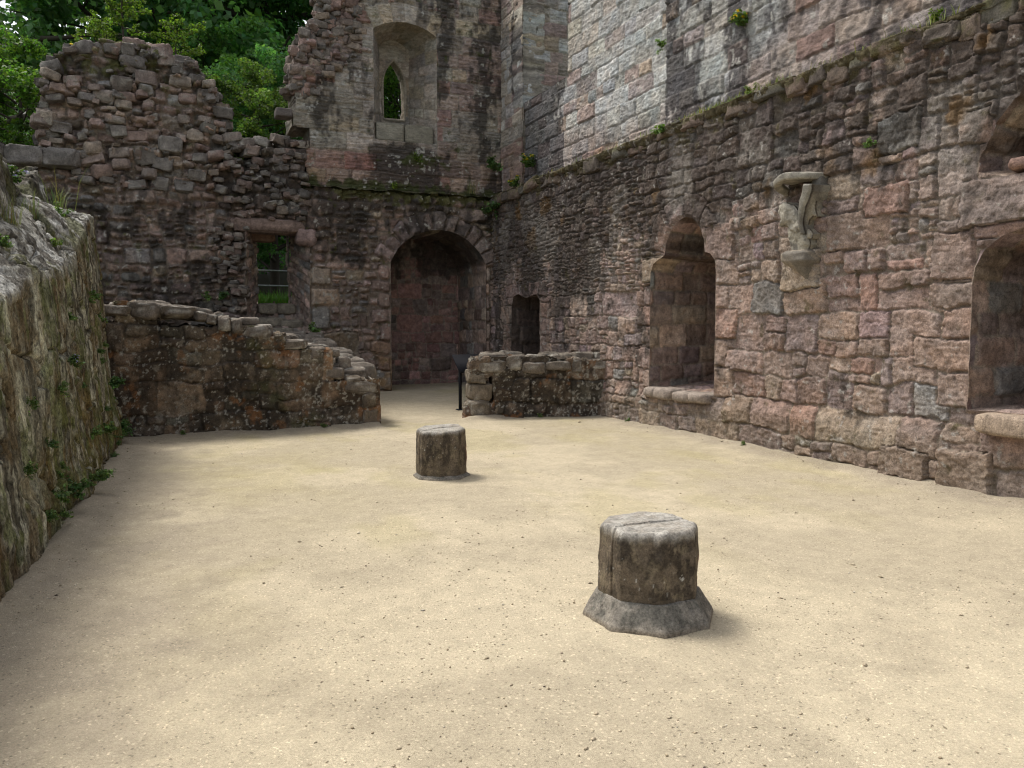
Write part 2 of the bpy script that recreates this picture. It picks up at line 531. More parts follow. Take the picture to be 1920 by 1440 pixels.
def boulder(c, sz, rz, seed, nt=22, npz=13, e=0.55, amp=0.10, tilt=(0, 0)):
    th = np.arange(nt) / nt * 2 * np.pi; ph = np.linspace(-np.pi / 2, np.pi / 2, npz)
    T, Pp = np.meshgrid(th, ph)
    sp = lambda x: np.sign(x) * np.abs(x) ** e
    X = sp(np.cos(Pp)) * sp(np.cos(T)); Y = sp(np.cos(Pp)) * sp(np.sin(T)); Z = sp(np.sin(Pp))
    r = 1 + amp * 2 * (fbm(T.astype(float) * 0 + np.cos(T) * 1.3 + seed, np.sin(T) * 1.3 + Pp * 1.2, seed, 3) - .5) \
        + amp * .7 * (vnoise(np.cos(T) * 5 + Pp * 4 + seed, np.sin(T) * 5 - Pp * 3, seed + 2) - .5)
    V = np.stack([X * r * sz[0] / 2, Y * r * sz[1] / 2, Z * r * sz[2] / 2], -1).reshape(-1, 3)
    R = np.array(Matrix.Rotation(rz, 3, 'Z') @ Matrix.Rotation(tilt[0], 3, 'X') @ Matrix.Rotation(tilt[1], 3, 'Y'))
    V = V @ R.T + np.array(c)
    return V, grid_quads(nt, npz, True)

# palettes (real-world base colours)
SAND = [(0.265, 0.192, 0.158), (0.290, 0.215, 0.172), (0.240, 0.176, 0.148), (0.300, 0.240, 0.182), (0.225, 0.176, 0.156), (0.195, 0.180, 0.164), (0.270, 0.178, 0.142), (0.235, 0.178, 0.170)]
SANDW = [5, 5, 4, .7, 2.5, .7, .9, 2.4]
GREY = [(0.385, 0.380, 0.360), (0.42, 0.412, 0.385), (0.35, 0.350, 0.340), (0.40, 0.365, 0.315), (0.35, 0.305, 0.285)]
GREYW = [4, 4, 3, 1.2, .8]
BUFF = [(0.325, 0.288, 0.242), (0.37, 0.330, 0.277), (0.285, 0.258, 0.226), (0.325, 0.252, 0.218), (0.40, 0.34, 0.255), (0.285, 0.225, 0.202)]
BUFFW = [4, 3, 3, 2, 1.5, 1.5]
DARKR = [(0.150, 0.115, 0.095), (0.175, 0.135, 0.11), (0.125, 0.10, 0.09), (0.20, 0.14, 0.115), (0.155, 0.135, 0.12), (0.23, 0.165, 0.12)]
DARKW = [4, 3, 3, 2, 2, 1]

def stains_and_shade(U, V, c, amt, seed, col=(0.045, 0.042, 0.038), sx=1.1, sy=0.55):
    """dark algae and black lichen with their own ragged shapes, also shade painted inside the low doorway; amt 0..1 array"""
    n = 0.62 * fbm(U * sx, V * sy, seed, 4, .6) + 0.38 * fbm(U * 7, V * 5, seed + 3, 3, .6)
    m = smooth(0.60, 0.44, n + (0.5 - amt) * 0.55)
    return blend(c, np.array(col), m * 0.80)

def lichen(U, V, c, seed, thr=0.74, col=(0.46, 0.45, 0.41), sc=11.0, a=0.8, k=None):
    n = fbm(U * sc, V * sc, seed, 3, .6)
    big = fbm(U * 1.3, V * 1.3, seed + 9, 2)
    m = smooth(thr, thr + 0.06, n + 0.22 * (big - .5)) * a
    if k is not None: m = m * np.clip(k, 0, 1)
    return blend(c, col, m)

def moss(U, V, c, m, seed, col=(0.085, 0.085, 0.028)):
    n = fbm(U * 5, V * 5, seed, 4, .6)
    mm = smooth(0.62, 0.40, n + (0.5 - m) * 0.6)
    return blend(c, np.array(col) * np.ones(3), mm * 0.85)

# ================================================================== GROUND
def ground_z(X, Y):
    z = 0.14 * smooth(12.8, 17.0, Y) * smooth(-1, 1, X)
    z = z + (fbm(X * 0.6, Y * 0.6, 11, 2) - .5) * 0.022 + (fbm(X * 2.6, Y * 2.6, 12, 3) - .5) * 0.010 + (fbm(X * 9, Y * 9, 13, 2) - .5) * 0.007
    xb = np.interp(Y, [-3, 0, 5.1, 6.2, 8.4, 12.3, 13], [-1.3, -1.2, -.89, -.74, -.64, -.55, -.55])
    e = np.minimum.reduce([np.abs(X - xb), np.abs(7.0 - X), np.abs(12.42 - Y) + (X > 3.1) * 9, np.abs(12.72 - Y) + ((X < 4.7) | (X > 7.1)) * 9])
    z = z + 0.055 * np.exp(-e / (.10 + .14 * fbm(X * 2, Y * 2, 14, 2))) * (.35 + 1.1 * fbm(X * 3, Y * 3, 15, 2))
    return z

def build_ground():
    xs = np.unique(np.concatenate([-np.geomspace(2.2, 400, 22), np.arange(-2.2, 9.6, 0.06), np.geomspace(9.6, 400, 22)]))
    ys = np.unique(np.concatenate([-np.geomspace(3, 400, 22), np.arange(-3, 20.5, 0.06), np.geomspace(20.5, 400, 22)]))
    X, Y = np.meshgrid(xs, ys)
    w = (smooth(-3, -2, X) * smooth(10.5, 9.5, X) * smooth(-4, -2.5, Y) * smooth(21.5, 20, Y))
    Z = ground_z(X, Y) * w
    c = np.zeros(X.shape + (3,)); c[:] = (0.430, 0.368, 0.264)
    n = fbm(X * .7, Y * .7, 21, 4, .6)
    c = blend(c, (0.53, 0.455, 0.325), smooth(.46, .62, n) * .7)             # pale trodden patches
    n = fbm(X * .8 + 5, Y * .5, 22, 4, .6)
    c = blend(c, (0.385, 0.335, 0.15), smooth(.50, .64, n) * .28 * smooth(3, 7, Y))  # faint green algae
    g = np.exp(-((X - .9) / 1.0) ** 2 - ((Y - 9.4) / 2.2) ** 2) + .8 * np.exp(-((X - 5.9) / .7) ** 2 - ((Y - 9.6) / 2.4) ** 2)
    c = blend(c, (0.36, 0.31, 0.125), np.clip(g * (fbm(X * 2, Y * 2, 23, 3) * 1.5 - .2), 0, 1) * .4)
    xb = np.interp(Y, [-3, 0, 5.1, 6.2, 8.4, 12.3, 13], [-1.3, -1.2, -.89, -.74, -.64, -.55, -.55])
    e = np.minimum.reduce([np.abs(X - xb) / 1.3, np.abs(7.05 - X) / .55, np.abs(12.45 - Y) / .45 + (X > 3.1) * 9, np.abs(12.75 - Y) / .4 + (X < 4.7) * 9])
    c = blend(c, (0.30, 0.255, 0.195), smooth(1.0, 0.1, e + (fbm(X * 4, Y * 4, 24, 3) - .5) * .9) * .75)   # coarser grey grit by the walls
    far = 1 - w
    c = blend(c, (0.05, 0.075, 0.025), far)
    m, nt, b = new_mat('sandy_gravel')
    N, L = nt.nodes, nt.links
    at = N.new('ShaderNodeVertexColor'); at.layer_name = 'Col'
    tc = N.new('ShaderNodeTexCoord')
    def noise(sc, det=3, ro=.6):
        t = N.new('ShaderNodeTexNoise'); t.inputs['Scale'].default_value = sc; t.inputs['Detail'].default_value = det
        t.inputs['Roughness'].default_value = ro; L.new(tc.outputs['Object'], t.inputs['Vector']); return t
    def vor(sc):
        t = N.new('ShaderNodeTexVoronoi'); t.inputs['Scale'].default_value = sc
        L.new(tc.outputs['Object'], t.inputs['Vector']); return t
    def rng_(inp, a, b2, lo, hi):
        t = N.new('ShaderNodeMapRange')
        for nm, v in zip(('From Min', 'From Max', 'To Min', 'To Max'), (a, b2, lo, hi)): t.inputs[nm].default_value = v
        L.new(inp, t.inputs['Value']); return t
    v1 = vor(210); v2 = vor(105); n1 = noise(60, 6, .75); n2 = noise(6, 5, .7)
    sep = N.new('ShaderNodeSeparateColor'); L.new(v1.outputs['Color'], sep.inputs[0])
    r1 = rng_(sep.outputs[0], 0, 1, .84, 1.14)
    r2 = rng_(n1.outputs[0], .3, .7, .86, 1.12)
    r3 = rng_(n2.outputs[0], .3, .7, .88, 1.12)
    sep2 = N.new('ShaderNodeSeparateColor'); L.new(v2.outputs['Color'], sep2.inputs[0])
    r4 = rng_(sep2.outputs[1], .968, .985, 1.0, .62)      # scattered dark grit
    r5 = rng_(sep2.outputs[2], .96, .975, 1.0, 1.4)      # scattered pale grit
    cur = at.outputs['Color']
    for r in (r1, r2, r3, r4, r5):
        s = N.new('ShaderNodeVectorMath'); s.operation = 'SCALE'
        L.new(cur, s.inputs[0]); L.new(r.outputs[0], s.inputs['Scale']); cur = s.outputs[0]
    L.new(cur, b.inputs['Base Color'])
    b.inputs['Roughness'].default_value = .95; b.inputs['Specular IOR Level'].default_value = .2
    ad = N.new('ShaderNodeMath'); ad.operation = 'MULTIPLY_ADD'; ad.inputs[1].default_value = .6
    L.new(n1.outputs[0], ad.inputs[0]); L.new(v1.outputs['Distance'], ad.inputs[2])
    bp = N.new('ShaderNodeBump'); bp.inputs['Strength'].default_value = .5; bp.inputs['Distance'].default_value = .009
    L.new(ad.outputs[0], bp.inputs['Height']); L.new(bp.outputs[0], b.inputs['Normal'])
    o = make_mesh('gravel_ground', np.stack([X, Y, Z], -1).reshape(-1, 3), grid_quads(len(xs), len(ys)), m, None, c.reshape(-1, 3))
    tag(o, 'trodden tan gravel floor of the roofless ruin', 'ground', kind='structure')

    rng = np.random.default_rng(5)                     # loose stones lying on the gravel
    n = 15000
    r = rng.power(1.3, n) * 13 + 0.9; a = YAW + rng.uniform(-.72, .72, n)
    px, py = np.sin(a) * r, np.cos(a) * r
    ok = (px > np.interp(py, [0, 5.1, 8.4, 12.3], [-1.1, -.8, -.55, -.45])) & (px < 6.9) & (py < 12.3)
    px, py = px[ok], py[ok]
    qy = rng.uniform(4.5, 12.3, 900); qx = np.where(rng.random(900) < .6, 6.93 - rng.exponential(.10, 900), np.interp(qy, [0, 5.1, 8.4, 12.3], [-1.1, -.82, -.58, -.48]) + rng.exponential(.16, 900))
    n0 = len(px); px = np.concatenate([px, qx]); py = np.concatenate([py, qy]); n = len(px)
    nn = fbm(px * .9, py * .9, 31, 3) + rng.normal(0, .08, n)
    ok = (nn > .46) | (np.arange(n) >= n0); px, py = px[ok], py[ok]; n = len(px)
    sz = np.exp(rng.normal(math.log(.0036), .42, n)) * (1 + .25 * (rng.random(n) > .97) * 3)
    base = np.array([[1, 0, 0], [-.2, .9, .1], [-.9, .1, -.1], [.1, -.85, 0], [.1, .1, .75], [0, 0, -.6]])
    tri = np.array([[0, 1, 4], [1, 2, 4], [2, 3, 4], [3, 0, 4], [1, 0, 5], [2, 1, 5], [3, 2, 5], [0, 3, 5]])
    an = rng.uniform(0, 6.28, n); el = 1 + rng.random(n) * .9
    B = base[None] * sz[:, None, None] * (1 + rng.normal(0, .18, (n, 6, 1)))
    B[..., 0] *= el[:, None]
    x = B[..., 0] * np.cos(an)[:, None] - B[..., 1] * np.sin(an)[:, None] + px[:, None]
    y = B[..., 0] * np.sin(an)[:, None] + B[..., 1] * np.cos(an)[:, None] + py[:, None]
    z = B[..., 2] + (ground_z(px, py) + sz * .3)[:, None]
    cc = np.array([(.50, .42, .30), (.32, .26, .19), (.60, .54, .44), (.12, .09, .07), (.38, .31, .21)])[rng.choice(5, n, p=[.54, .12, .10, .025, .215])]
    T = (tri[None] + 6 * np.arange(n)[:, None, None]).reshape(-1, 3)
    o = make_mesh('loose_gravel', np.stack([x, y, z], -1).reshape(-1, 3), None, M_PIL, None, np.repeat(cc, 6, 0), Ft=T, smooth_=False)
    tag(o, 'loose grit and small stones scattered over the floor', 'gravel', kind='stuff')

build_ground()

# ================================================================== RIGHT RUBBLE WALL  (plane X = 7.03, u = Y, v = Z)
XR = 7.03
PL_R = Plane((XR, 0, 0), (0, 1, 0), (0, 0, 1), (-1, 0, 0))
N1 = [(10.75, .60), (9.12, .60), (9.12, 2.35), (9.15, 2.50), (9.25, 2.60), (9.37, 2.63), (9.40, 2.80), (9.50, 3.0), (9.66, 3.13),
      (9.86, 3.18), (10.05, 3.14), (10.22, 3.02), (10.33, 2.85), (10.38, 2.66), (10.52, 2.62), (10.68, 2.55), (10.75, 2.42)]
N2 = [(5.26, .80), (3.62, .80), (3.62, 1.95), (3.66, 2.18), (3.80, 2.36), (4.05, 2.46), (4.45, 2.49), (4.80, 2.47), (5.0, 2.41), (5.15, 2.30), (5.24, 2.14), (5.26, 1.98)]
N3 = [(16.25, -.12), (14.82, -.12), (14.80, 2.12), (14.95, 2.24), (15.4, 2.19), (15.9, 2.27), (16.12, 2.24), (16.25, 2.05)]
N4 = [(5.26, 2.99), (5.19, 3.14), (5.10, 3.36), (5.00, 3.58), (4.84, 3.76), (4.35, 3.84), (4.1, 3.4), (4.25, 2.98), (4.7, 2.93)]

def build_right_wall():
    rng = np.random.default_rng(101)
    def size(u, v):
        s = 0.30 if v < 2.0 else (0.175 if v < 3.3 else 0.185)
        if v < .55: s = .31
        if u > 11.0: s *= 0.74
        if u > 11.0 and v > 2.2: s *= .82
        return s
    band = lambda u, v: .37 if v < 2.1 else .36
    R = split_rects(-3, 17.6, -.2, 4.7, size, rng, band, 1.75, .28)
    lay = Layout(-3, 17.6, -.2, 4.7, R, 102)
    def jambs(u, z0, z1, sgn, h, wr):
        z = z0; i = 0
        while z < z1 - .05:
            hh = min(h * rng.uniform(.85, 1.2), z1 - z)
            if z1 - z - hh < .12: hh = z1 - z
            w = wr[i % 2] * rng.uniform(.85, 1.15)
            a, b = (u, u + w) if sgn > 0 else (u - w, u)
            lay.rect(a, b, z, z + hh, int(rng.choice([0, 1, 2, 6])), .012)
            z += hh; i += 1
    jambs(10.75, .6, 2.62, 1, .34, (.22, .42)); jambs(9.12, .6, 2.6, -1, .36, (.40, .24))
    jambs(5.26, .8, 2.02, 1, .30, (.34, .56)); jambs(3.62, .8, 2.02, -1, .30, (.5, .3))
    jambs(16.25, 0, 2.25, 1, .36, (.3, .5)); jambs(14.8, 0, 2.2, -1, .36, (.45, .28))
    for a0, a1, r1 in ((15, 58, .95), (58, 92, .98), (92, 128, 1.0), (128, 166, .92)):
        lay.sector(9.88, 2.55, .35, r1, math.radians(a0), math.radians(a1), int(rng.choice([0, 2, 4])), .015)
    lay.rect(8.72, 9.37, 2.5, 2.98, 2, .012); lay.rect(10.38, 11.0, 2.28, 2.66, 3, .012)
    lay.rect(4.35, 5.42, 2.50, 2.97, 4, .03); lay.rect(5.26, 5.74, 2.03, 2.52, 0, .018); lay.rect(4.2, 5.28, 2.4, 2.54, 0, .018)
    lay.rect(14.5, 16.6, 2.2, 2.5, 2, .02)
    lay.rect(5.12, 5.5, 3.28, 3.62, 6, .02); lay.rect(5.9, 6.45, 3.4, 3.8, 5, .025); lay.rect(6.0, 6.6, 2.75, 3.1, 6, .015)
    lay.rect(7.20, 7.86, 2.03, 2.50, 3, .045, .03)                    # flat block under the carved springer
    lay.rect(5.0, 5.5, -.05, .42, 0, .05); lay.rect(5.6, 6.2, .0, .34, 2, .05)
    polys = [rough_poly(N1, .010, 1), rough_poly(N2, .010, 2), rough_poly(N3, .03, 3), rough_poly(N4, .07, 4)]
    S = dict(pal=SAND, palw=SANDW, warp=.048, wscale=2.2, joint=.009, bevel=.013, rec=.034, prot=.013, rough=.010, fine=.008, edge=.019, rad=.032, mortar=(.215, .176, .138), strata=.006, tilt=.05, jit=.11, chip=.008)
    def hfun(U, V):
        h = .07 * smooth(.62, .40, V + (vnoise(U * 2.1, V * 0, 9) - .5) * .2) * smooth(5.0, 5.6, U)   # projecting footing course
        up = smooth(2.6, 3.6, V)
        h = h + (fbm(U * .45, V * .6, 41, 2) - .5) * .12
        h = h + up * (fbm(U * 5, V * 6, 42, 3) - .5) * .045
        return h + .05 * smooth(4.38, 4.55, V)
    def tint(U, V, c, h, d, k):
        up = smooth(2.2, 4.3, V + (fbm(U * .9, V * .9, 50, 3) - .5) * 1.6)
        far = smooth(9.5, 14.5, U)
        amt = np.clip(.16 + .60 * up + .36 * far * smooth(.8, 2.4, V) + .28 * smooth(6.4, 4.9, U) * smooth(2.8, 3.8, V), 0, .9)
        c = stains_and_shade(U, V, c, amt, 51, (.038, .032, .027), 1.3, .8)
        c = blend(c, (.20, .165, .115), smooth(.62, .25, V) * .45)                                   # earthy footing
        g = smooth(.5, .72, fbm(U * 1.6, V * 1.1, 52, 4, .6)) * .5
        c = blend(c, (.30, .27, .235), g * (.3 + .7 * up))                                            # grey weathering
        c = blend(c, (.15, .085, .03), smooth(.66, .78, fbm(U * 1.5, V * 1.5, 53, 4, .6)) * up * .8)  # rusty lichen
        c = moss(U, V, c, smooth(4.2, 4.6, V + (fbm(U * 2, V * 2, 54, 3) - .5) * .5) * .95, 55, (.075, .062, .028))
        c = lichen(U, V, c, 56, .745, (.36, .34, .31), 13, .6, k)
        return c
    root = empty('rubble_wall', (XR, 8.0, 0))
    tag(root, 'long pinkish rubble wall with arched niches, along the right side', 'wall')
    us = steps(-3, 17.5, .0125, 4.6, 9.0, .05)
    us = np.unique(np.round(np.concatenate([np.arange(-3, 4.5, .05), np.arange(4.5, 9, .0115), np.arange(9, 17.45, .0165)]), 4))
    vs = np.arange(-.1, 4.57, .0125)
    w = wall_sheet('masonry_face', PL_R, us, vs, lay, S, M_RUB, None, polys, None, 0, tint, hfun)
    parts = [w]
    # ledge on top, running back to the ashlar wall
    xs = np.linspace(XR - .015, 7.55, 26); ysl = np.arange(-3, 17.5, .04)
    Xg, Yg = np.meshgrid(xs, ysl)
    Zg = 4.53 + .10 * (Xg - XR) + (fbm(Xg * 4, Yg * 4, 61, 3) - .5) * .09
    cl = np.zeros(Xg.shape + (3,)); cl[:] = (.13, .11, .075)
    cl = blend(cl, (.085, .10, .03), smooth(.45, .6, fbm(Xg * 3, Yg * 3, 62, 3)))
    parts.append(make_mesh('mossy_ledge', np.stack([Xg, Yg, Zg], -1).reshape(-1, 3), grid_quads(len(xs), len(ysl)), M_RUB, None, cl.reshape(-1, 3)))
    ac = Acc(); y = 2.0; i = 0
    while y < 17.2:                                                    # worn edge stones of the ledge
        L_ = rng.uniform(.22, .62); H_ = rng.uniform(.13, .27)
        V, Q = boulder((XR + .155 - rng.uniform(.0, .05), y + L_ / 2, 4.53 - H_ * .36 + rng.uniform(-.05, .05)), (.34, L_ * 1.08, H_), rng.uniform(-.12, .12), 2300 + i, 40, 21, .34, .24, (rng.uniform(-.08, .08), rng.uniform(-.1, .1)))
        n = fbm(V[:, 1] * 7, V[:, 2] * 9, 2300 + i, 3, .6)
        cs = np.array(((.15, .115, .09), (.11, .09, .075), (.17, .125, .10), (.12, .11, .09))[i % 4])[None] * (.6 + .8 * n)[:, None]
        ms = smooth(.45, .62, n + .9 * (V[:, 2] - 4.55)) * .8
        cs = cs * (1 - ms[:, None]) + np.array((.085, .08, .028)) * ms[:, None]
        ac.add(V, Q, None, cs); y += L_; i += 1
    parts.append(ac.build('edge_stones', M_RUB))
    Sj = dict(S, warp=.03, joint=.011, bevel=.018, prot=.012, rough=.012, fine=.006, rec=.026, tilt=.04, rad=.04, edge=.013, jit=.16, mortar=(.27, .225, .18))
    dk = lambda U, V, c, h, d, k: stains_and_shade(U, V, c, np.full(U.shape, .22) + .28 * smooth(1.8, 3.0, V), 71, (.06, .042, .032), 3.5, 3.0)  # darkens the niche stones, more towards the head
    doorway_shade = lambda U, V, c, h, d, k: stains_and_shade(U, V, c, np.full(U.shape, .62), 72, (.040, .032, .027), 2.5, 2.0)  # shade of the low doorway, painted into its stone colour
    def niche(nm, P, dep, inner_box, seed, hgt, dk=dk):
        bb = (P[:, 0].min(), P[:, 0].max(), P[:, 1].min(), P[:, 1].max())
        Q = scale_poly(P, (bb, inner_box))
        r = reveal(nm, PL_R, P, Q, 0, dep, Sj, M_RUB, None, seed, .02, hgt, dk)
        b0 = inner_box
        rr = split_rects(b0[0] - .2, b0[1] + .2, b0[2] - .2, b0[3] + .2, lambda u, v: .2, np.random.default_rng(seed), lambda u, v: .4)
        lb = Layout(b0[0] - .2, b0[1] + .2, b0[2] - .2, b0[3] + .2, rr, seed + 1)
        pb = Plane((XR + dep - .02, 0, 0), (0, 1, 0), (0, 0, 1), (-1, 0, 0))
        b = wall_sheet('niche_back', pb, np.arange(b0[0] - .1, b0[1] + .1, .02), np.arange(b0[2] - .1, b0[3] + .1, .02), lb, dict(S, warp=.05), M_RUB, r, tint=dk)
        parts.append(r)
        return r
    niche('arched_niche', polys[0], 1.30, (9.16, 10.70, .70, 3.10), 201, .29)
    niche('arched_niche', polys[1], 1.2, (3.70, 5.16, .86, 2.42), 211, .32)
    niche('low_doorway', polys[2], 1.3, (14.9, 16.15, -.12, 2.2), 221, .36, doorway_shade)
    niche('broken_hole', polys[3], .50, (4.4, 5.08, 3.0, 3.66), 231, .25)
    # worn sill stones
    ac = Acc()
    for i, (y, w_, zz, hh, out) in enumerate([(10.62, .34, .55, .17, .02), (10.25, .46, .56, .19, .05), (9.80, .40, .545, .16, .03), (9.40, .42, .56, .16, .02)]):
        V, Q = boulder((XR + .10 - out, y, zz), (.42, w_, hh), 0, 300 + i, e=.5, amp=.08)
        n = fbm(V[:, 1] * 8, V[:, 0] * 8, 77, 3)
        ac.add(V, Q, None, np.array((.30, .25, .21))[None] * (.75 + .5 * n)[:, None])
    parts.append(ac.build('sill_stone', M_RUB))
    ac = Acc()
    for i, (y, w_, zz, hh, out) in enumerate([(4.66, .86, .70, .20, .10), (3.85, .7, .70, .2, .08)]):
        V, Q = boulder((XR + .16 - out, y, zz), (.5, w_, hh), 0, 310 + i, 30, 17, e=.32, amp=.05)
        n = fbm(V[:, 1] * 8, V[:, 0] * 8, 78, 3)
        ac.add(V, Q, None, np.array((.34, .265, .20))[None] * (.75 + .5 * n)[:, None])
    parts.append(ac.build('sill_stone', M_RUB))
    ac = Acc()                                                         # rough stones left inside the broken hole
    for i, (y, zz, w_, hh, dp) in enumerate([(4.62, 3.10, .4, .26, .30), (4.88, 3.04, .22, .12, .14), (4.55, 3.42, .34, .3, .42), (4.9, 3.3, .2, .22, .34)]):
        V, Q = boulder((XR + dp, y, zz), (.4, w_, hh), .3 * i, 320 + i, 24, 13, e=.6, amp=.14)
        n = fbm(V[:, 1] * 8, V[:, 2] * 8, 79, 3)
        ac.add(V, Q, None, np.array((.24, .155, .125))[None] * (.7 + .6 * n)[:, None])
    parts.append(ac.build('core_stones', M_RUB))
    for o in parts:
        if o.parent is None:
            o.parent = root; o.matrix_parent_inverse = Matrix.Translation((-XR, -8.0, 0))
build_right_wall()

# ================================================================== UPPER ASHLAR WALL set back on the ledge (plane X = 7.35)
def build_upper_wall():
    rng = np.random.default_rng(131)
    lay = Layout(-3.2, 16.6, 4.2, 9.6, course_rects(-3.2, 16.6, 4.3, 9.6, .285, rng, (1.1, 2.6)), 132)
    XA = 7.37
    pl = Plane((XA, 0, 0), (0, 1, 0), (0, 0, 1), (-1, 0, 0))
    S = dict(pal=GREY + [(.34, .27, .235), (.36, .29, .235), (.30, .25, .23)], palw=GREYW + [.6, .6, .8], warp=.024, joint=.006, bevel=.016, rec=.022, prot=.009, rough=.012, fine=.007, chip=.006,
             strata=.008, edge=.010, rad=.018, mortar=(.38, .36, .325), tilt=.03, jit=.10)
    def hfun(U, V):
        return .13 * smooth(10.76, 10.73, U)
    def tint(U, V, c, h, d, k):
        near = smooth(10.78, 10.70, U)
        red = smooth(.52, .85, fbm(U * .5, V * .35, 140, 3) + .32 * smooth(5.6, 4.7, V) - .1 + .26 * smooth(9.6, 7.5, U))
        c = c * (1 - red[..., None] * np.array((.12, .25, .30)))
        c = c * lerp(1.04, .88, near)[..., None]                        # the nearer length is of browner stone
        st = near * smooth(7.9, 10.6, U) * .56 + .08 + .25 * smooth(8.6, 4.8, U) * smooth(4.9, 4.5, V)
        st = np.maximum(st, smooth(14.1, 14.5, U + (fbm(U * 3, V * 1.2, 143, 3) - .5) * .9) * smooth(4.2, 4.7, V) * 1.0)
        st = np.maximum(st, .30 * smooth(4.95, 4.6, V))
        st = st + .22 * near * smooth(.45, .6, fbm(U * .8, V * .4, 145, 3))
        c = stains_and_shade(U, V, c, np.clip(st, 0, .95), 141, (.045, .038, .04), 1.6, .5)
        c = lichen(U, V, c, 142, .75, (.55, .53, .48), 9, .5, k)
        return c
    def keep(cu, cv): return ~((cu > 14.27) & (cv > 6.45))
    for i_, rct in enumerate(np.array(lay.A)):                          # straighten the end of the high part
        pass
    root = empty('ashlar_wall', (XA, 8, 4.5))
    tag(root, 'tall pale ashlar wall rising behind the mossy ledge on the right', 'wall')
    par = Matrix.Translation((-XA, -8, -4.5))
    us1 = np.unique(np.round(np.concatenate([np.arange(-3, 4.5, .06), np.arange(4.5, 14.275, .0155), [14.275]]), 4))
    hi = wall_sheet('masonry_face', pl, us1, np.arange(4.48, 9.5, .0155), lay, S, M_ASH, root, (), None, .5, tint, hfun)
    lo = wall_sheet('lower_masonry', Plane((XA, 0, 0), (0, 1, 0), (0, 0, 1), (-1, 0, 0)), np.arange(14.275, 16.4, .0155), np.arange(4.48, 6.46, .0155), lay, S, M_ASH, root, (), None, 1.2, tint, None)
    for o in (hi, lo): o.matrix_parent_inverse = par
    # corner turret beyond the notch
    rng = np.random.default_rng(151)
    t = empty('corner_turret', (7.37, 16.3, 4.5))
    tag(t, 'narrow buff stone turret standing in the far corner above the ledge', 'turret')
    S2 = dict(S, pal=BUFF + GREY[:2], palw=BUFFW + [2, 2], strata=.012, mortar=(.33, .29, .24))
    def tint2(U, V, c, h, d, k):
        c = stains_and_shade(U, V, c, .10 + .35 * smooth(.5, .65, fbm(U * 1.2, V * .4, 155, 3)), 156, (.05, .045, .045), 1.6, .4)
        return blend(c, c * np.array((.95, .80, .76)), smooth(5.8, 5.2, V))
    la = Layout(15.8, 18.4, 4.2, 9.6, course_rects(15.8, 18.4, 4.3, 9.6, .29, rng, (1.0, 2.2)), 152)
    a = wall_sheet('side_masonry', Plane((7.33, 0, 0), (0, 1, 0), (0, 0, 1), (-1, 0, 0)), np.arange(16.29, 18.3, .02), np.arange(4.4, 9.5, .018), la, S2, M_ASH, t, thick=.5, tint=tint2)
    lb = Layout(7.0, 9.6, 4.2, 9.6, course_rects(7.0, 9.6, 4.3, 9.6, .29, rng, (1.2, 2.6)), 153)
    b = wall_sheet('front_masonry', Plane((0, 16.3, 0), (1, 0, 0), (0, 0, 1), (0, -1, 0)), np.arange(7.315, 9.4, .02), np.arange(4.4, 9.5, .018), lb, dict(S2, strata=.022), M_ASH, t, thick=.5, tint=tint2)
    for o in (a, b): o.matrix_parent_inverse = Matrix.Translation((-7.37, -16.3, -4.5))
build_upper_wall()

# ================================================================== BACK WALL (plane Y = 17.4, u = X, v = Z)
YB = 17.4
PL_B = Plane((0, YB, 0), (1, 0, 0), (0, 0, 1), (0, -1, 0))
PROF = np.array([(-6, 4.7), (-2.06, 4.75), (-2.0, 6.0), (-1.92, 6.45), (-1.7, 6.72), (-1.3, 6.84), (-.9, 6.93), (-.2, 7.05), (.1, 6.93), (.45, 6.8), (.76, 6.84), (.84, 6.45), (1.05, 6.28),
                 (1.28, 5.98), (1.36, 5.4), (1.75, 5.25), (2.2, 5.42), (2.5, 5.5), (2.74, 5.52), (2.80, 4.62), (4.2, 4.60), (7.2, 4.57)])
ARCH = [(4.62, -.15), (6.88, -.15), (6.88, 3.0)] + [(5.75 + 1.226 * math.cos(math.radians(a)), 2.524 + 1.226 * math.sin(math.radians(a))) for a in range(30, 151, 8)] + [(4.62, 3.0)]
DOOR = [(1.58, 1.45), (2.85, 1.45), (2.88, 3.0), (2.84, 3.62), (1.60, 3.60), (1.56, 2.6)]
